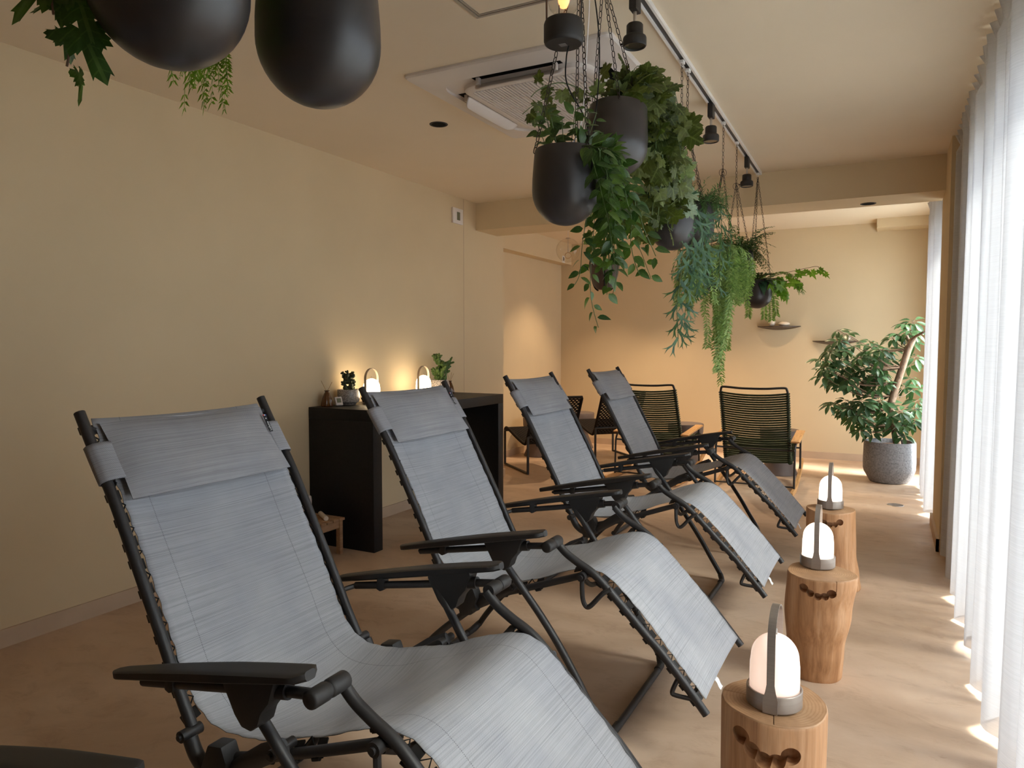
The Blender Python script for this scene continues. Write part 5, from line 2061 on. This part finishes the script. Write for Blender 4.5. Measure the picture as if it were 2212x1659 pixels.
def heart(path, size=0.085, sp=0.05):
    P = walk_leaves(path, sp, rn, lambda p, d, k, t: leaf_lobed(m, p + Vector((0, 0, -0.01)), (d * 0.5 + rv(rn, 0.5) + Vector((0, 0, -0.55))).normalized(), (Vector((0.3, -0.9, 0.4)) + rv(rn, 0.35)).normalized(), size * rn.uniform(0.75, 1.15) * (1 - 0.5 * max(0, t - 0.6)), HEART, rn, 0.12, False), start=0.04)
    sm_.tube(P, 0.0016, 4)


heart([(0.0, 0.0, 0.19), (0.10, 0.02, 0.24), (0.22, 0.02, 0.27), (0.34, 0.0, 0.29), (0.42, 0.0, 0.30), (0.46, 0.0, 0.27)])
heart([(0.0, 0.0, 0.19), (0.10, -0.04, 0.22), (0.20, -0.03, 0.20), (0.28, -0.02, 0.21), (0.33, -0.02, 0.17)], 0.10)
heart([(0.0, 0.0, 0.19), (0.08, 0.06, 0.22), (0.16, 0.06, 0.18), (0.20, 0.04, 0.12)], 0.10)
heart([(0.0, 0.0, 0.19), (0.04, -0.08, 0.24), (0.06, -0.12, 0.20)], 0.07)
m.build('heart_leaves', 'leaf_heart', pE, smooth=180)
sm_.build('stems', 'stem_brown', pE)
m = MB()
for (x, y, L_) in ((0.06, 0.09, 0.15), (0.02, 0.12, 0.13), (0.09, 0.05, 0.11), (-0.06, 0.10, 0.12), (0.25, 0.0, -0.02), (0.28, 0.02, -0.04)):
    if x > 0.2:
        path = [(0, 0, 0.19), (x * 0.6, y, 0.27), (x, y, 0.22), (x + 0.05, y, 0.10)]
    else:
        path = [(0, 0, 0.19), (x, y * 0.9, 0.21), (x * 1.3, y * 1.3, 0.10), (x * 1.4, y * 1.4, 0.0), (x * 1.5, y * 1.4, 0.06 - L_)]
    for jj in range(2):
        frond(m, [Vector(p) + rv(rn, 0.006) for p in path], 0.034, 26, 0, 0.42, rn)
m.build('trailing_fronds', 'leaf_fern_light', pE, smooth=180)
m = MB()
for i in range(26):
    a = rn.uniform(0, 2 * pi)
    o = Vector((cos(a), sin(a), 0))
    s0 = Vector((0, 0, 0.20))
    L_ = rn.uniform(0.10, 0.15)
    frond(m, [s0, s0 + o * L_ * 0.5 + Vector((0, 0, 0.06)), s0 + o * L_ + Vector((0, 0, 0.06))], 0.026, 14, 1, 0.4, rn)
m.build('fern_fronds', 'leaf_fern_dark', pE, smooth=180)

# ---- lantern hanging from the track next to the pots
ln_ = thing('hanging_lantern', 'black lantern with clear glass and glowing bulb, hanging left of the nearest track spotlight', 'lantern', (-0.847, 1.925, 2.192))
MB().lathe([(0, 0), (0.050, 0), (0.054, 0.003), (0.0565, 0.010), (0.0565, 0.055), (0.053, 0.064), (0.046, 0.068), (0, 0.068)], 40).build('base', 'black_plastic', ln_, smooth=35)
MB().box(-0.012, 0.008, -0.008, 0.010, -0.0006, 0.0).build('rating_plate', 'slot_grey', ln_, smooth=0)
MB().lathe([(0.030, 0.090), (0.040, 0.100), (0.046, 0.125), (0.047, 0.175), (0.040, 0.215), (0.030, 0.225)], 36).build('glass', 'clear_glass', ln_, smooth=180)
MB().lathe([(0, 0.228), (0.034, 0.228), (0.040, 0.236), (0.030, 0.250), (0.012, 0.262), (0, 0.262)], 32).build('cap', 'black_metal', ln_, smooth=40)
for s in (-1, 1):
    MB().tube([(0.053 * s, 0, 0.050), (0.054 * s, 0, 0.15), (0.050 * s, 0, 0.22), (0.034 * s, 0, 0.240)], 0.0045, 8, flat=(1, 0.5)).build('frame_arm', 'black_metal', ln_)
    MB().tube([(0, 0.033 * s, 0.066), (0, 0.032 * s, 0.096)], 0.0016, 6).build('glass_prop', 'black_metal', ln_)
MB().lathe([(0, 0.10), (0.010, 0.103), (0.016, 0.118), (0.020, 0.150), (0.014, 0.180), (0.008, 0.195), (0, 0.195)], 24).build('bulb', 'filament', ln_, smooth=180)
MB().tube(smooth_path([(0, 0, 0.262), (0.0, 0.01, 0.33), (0.0, 0.03, 0.436)], 5), 0.0022, 6).build('hanger', 'black_metal', ln_)
MB().tube(smooth_path([(0.01, 0.015, 0.001), (0.0, 0.020, -0.03), (-0.002, 0.03, -0.10), (0.02, 0.10, -0.17), (0.03, 0.13, -0.23), (0.02, 0.14, -0.26), (0.03, 0.10, -0.29), (0.04, 0.085, -0.32), (0.03, 0.11, -0.30), (0.03, 0.145, -0.25), (0.05, 0.15, -0.05), (0.06, 0.11, 0.10), (0.04, 0.06, 0.30), (0.01, 0.035, 0.436)], 6), 0.0020, 6).build('power_cord', 'black_cord', ln_)
m = MB().tube(smooth_path([(-0.848, 2.02, 2.628), (-0.82, 2.05, 2.45), (-0.835, 2.07, 2.22), (-0.850, 2.07, 2.02), (-0.87, 2.03, 1.93), (-0.88, 2.00, 1.87)], 8), 0.0020, 8)
tag(m.build('white_cable', 'track_white'), 'white cable looping from the lighting track down between the two nearer pots', 'cable')

# ---- things glimpsed behind the glossy vines
gp = thing('glass_pendant', 'clear glass globe pendant near the recess beam, behind the glossy vines', 'pendant lamp', (-3.02, 7.0, 2.325))
pr = []
for i in range(25):
    a = -pi / 2 + pi * i / 24 * 0.94
    pr.append((0.125 * cos(a), 0.125 * sin(a)))
MB().lathe(pr, 40).build('globe', 'clear_glass', gp, smooth=180)
MB().lathe([(0.0, 0.13), (0.024, 0.128), (0.026, 0.118), (0.0, 0.112)], 20).build('cap', 'steel', gp)
MB().tube([(0, 0, 0.12), (0, 0, H2 - 2.325)], 0.002, 6).build('cord', 'track_white', gp)
m = MB()
ring_mb(m, (0, 0, -0.055), 0.032, 0.0025, tilt=0.5, az=0.5)
m.build('copper_ring', 'teak', gp)
MB().tube([(0, 0, 0.115), (0, 0, -0.03)], 0.0025, 6).build('bulb_holder', 'steel', gp)
bp = thing('hanging_basket', 'small brown hanging basket half hidden behind the glossy vines', 'hanging basket', (-1.720, 4.600, 1.705))
MB().lathe([(0, 0), (0.045, 0.005), (0.070, 0.03), (0.092, 0.10), (0.105, 0.17), (0.100, 0.172), (0.085, 0.10), (0, 0.06)], 36).build('bowl', 'brown_leather', bp, smooth=50)
for k in range(3):
    a = 0.9 + k * 2 * pi / 3
    MB().tube(smooth_path([(0.045 * cos(a), 0.045 * sin(a), -0.002), (0.080 * cos(a), 0.080 * sin(a), 0.035), (0.112 * cos(a), 0.112 * sin(a), 0.17), (0.085 * cos(a), 0.085 * sin(a), 0.26), (0.01 * cos(a), 0.01 * sin(a), 0.40)], 6), 0.005, 6).build('strap', 'black_cord', bp)
MB().tube([(0, 0, 0.395), (0, 0, H1 - 1.705)], 0.002, 6).build('cord', 'black_cord', bp)

# ================================================================== THE POTTED TREE
tr = thing('potted_umbrella_tree', 'large umbrella tree in a grey speckled round planter at the far right', 'potted tree', (0.012, 7.90, 0))
MB().lathe([(0, 0), (0.160, 0), (0.172, 0.006), (0.222, 0.095), (0.231, 0.130), (0.233, 0.200), (0.228, 0.385), (0.224, 0.398), (0.210, 0.398), (0.207, 0.385), (0.207, 0.33), (0, 0.33)], 64).build('planter', 'terrazzo', tr, smooth=30)
MB().lathe([(0, 0.372), (0.10, 0.366), (0.208, 0.350)], 32).build('bark_mulch', 'soil', tr)


def G(x, z, y=7.9):
    return Vector((x - 0.012, y - 7.90, z))


m = MB()
m.tube(smooth_path([G(0.085, 0.34), G(0.060, 0.45), G(0.045, 0.58), G(0.012, 0.72), G(0.035, 0.86), G(0.071, 1.0), G(0.108, 1.14), G(0.146, 1.285), G(0.185, 1.395)], 5),
       [0.034] * 5 + [0.033] * 5 + [0.036] * 5 + [0.034] * 5 + [0.034] * 5 + [0.033] * 5 + [0.032] * 5 + [0.031] * 5 + [0.024], 14)
m.tube(smooth_path([G(0.165, 1.36), G(0.20, 1.41, 7.85), G(0.235, 1.435, 7.75), G(0.262, 1.455, 7.62)], 4), [0.020] * 4 + [0.014] * 4 + [0.011] * 5, 10)
m.tube([G(0.16, 1.36), G(0.135, 1.415), G(0.13, 1.425)], [0.014, 0.012, 0.010], 8)
m.build('trunk', 'tree_bark', tr, smooth=60)
br_, lf = MB(), MB()
rt = random.Random(77)


def umbrella(c, R0, nrm=None):
    c = Vector(c)
    n = rt.choice([7, 8, 8, 9])
    up = (nrm or Vector((rt.uniform(-0.5, 0.3), rt.uniform(-0.9, 0.1), 1.0))).normalized()
    e1 = up.cross(Vector((0.3, 0.8, 0.1))).normalized()
    e2 = up.cross(e1)
    a0 = rt.uniform(0, 6)
    for k in range(n):
        a = a0 + 2 * pi * k / n + rt.uniform(-0.12, 0.12)
        f = (e1 * cos(a) + e2 * sin(a)) * 0.95 + up * rt.uniform(-0.35, 0.10) + Vector((0, 0, -0.12))
        L_ = R0 * rt.uniform(0.75, 1.1)
        f.normalize()
        lf_start = c + f * R0 * 0.22
        br_.tube([c, lf_start], 0.0010, 3, caps=False)
        leaf_ovate(lf, lf_start, f, up, L_, L_ * 0.205, rt.uniform(0.15, 0.45), 0.3, 5, 0.95)


hubs = [G(0.012, 0.72), G(0.03, 0.84), G(0.06, 0.96), G(0.10, 1.12), G(0.15, 1.30), G(0.05, 0.56)]
targets = [(-0.50, 1.44), (-0.40, 1.42), (-0.46, 1.33), (-0.58, 1.25), (-0.40, 1.23), (-0.33, 1.29), (-0.47, 1.16), (-0.28, 1.17), (-0.36, 1.10), (-0.54, 1.05), (-0.58, 1.10), (-0.55, 0.96),
           (-0.44, 0.98), (-0.33, 0.99), (-0.47, 0.92), (-0.25, 1.05), (-0.15, 1.22), (-0.13, 1.29), (-0.04, 1.24), (-0.08, 1.15), (-0.20, 1.32), (0.02, 1.27), (-0.02, 1.14), (-0.14, 1.08),
           (-0.20, 0.96), (-0.10, 1.0), (-0.30, 0.88), (-0.40, 0.78), (-0.50, 0.73), (-0.34, 0.76), (-0.24, 0.80), (-0.42, 0.66), (-0.35, 0.62), (-0.27, 0.66), (-0.17, 0.72), (-0.10, 0.79),
           (-0.31, 0.56), (-0.21, 0.57), (-0.08, 0.60), (-0.14, 0.50), (-0.26, 0.50), (-0.03, 0.50), (0.05, 0.53), (0.12, 0.57), (0.17, 0.53), (0.12, 0.48), (0.19, 0.62), (0.15, 0.68), (0.22, 0.78),
           (0.21, 0.70), (0.13, 0.90), (0.19, 0.98), (0.17, 1.10), (0.21, 1.20), (0.20, 1.32), (0.16, 1.45), (0.10, 1.52), (0.13, 1.40), (0.06, 1.40), (0.17, 1.52), (0.02, 1.36), (0.20, 1.42),
           (-0.22, 1.24), (-0.06, 1.07), (-0.38, 0.90), (-0.52, 1.30)]
targets += [(0.21, 0.86), (0.23, 0.72), (0.22, 0.60), (0.16, 0.60), (-0.10, 0.88), (-0.18, 0.86), (-0.04, 0.92), (-0.02, 0.70), (0.04, 0.62), (0.10, 0.70), (-0.12, 0.64)]
targets += [(a + rt.uniform(-0.06, 0.06), b + rt.uniform(-0.06, 0.05)) for (a, b) in targets if a < 0.02 and 0.6 < b < 1.28]
for (x, z) in targets:
    y = 7.9 + (rt.uniform(-0.22, 0.25) if x < 0.02 or z < 0.75 else rt.uniform(0.04, 0.24))
    z += 0.035 if z > 0.8 else 0.0
    c = G(x + rt.uniform(-0.015, 0.015), z + rt.uniform(-0.015, 0.015), y)
    h = min(hubs, key=lambda q: (q - c).length + max(0, q.z - c.z) * 1.5)
    mid = (h + c) / 2 + Vector((0, 0, -0.04 * (c - h).length / 0.3))
    br_.tube(smooth_path([h, mid, c], 4), [0.006, 0.0055, 0.005, 0.0045, 0.004, 0.0035, 0.003, 0.0028, 0.0025], 5, caps=False)
    umbrella(c, rt.uniform(0.100, 0.140))
lf.build('leaves', 'leaf_umbrella', tr, smooth=180)
br_.build('branches', 'stem_brown', tr)
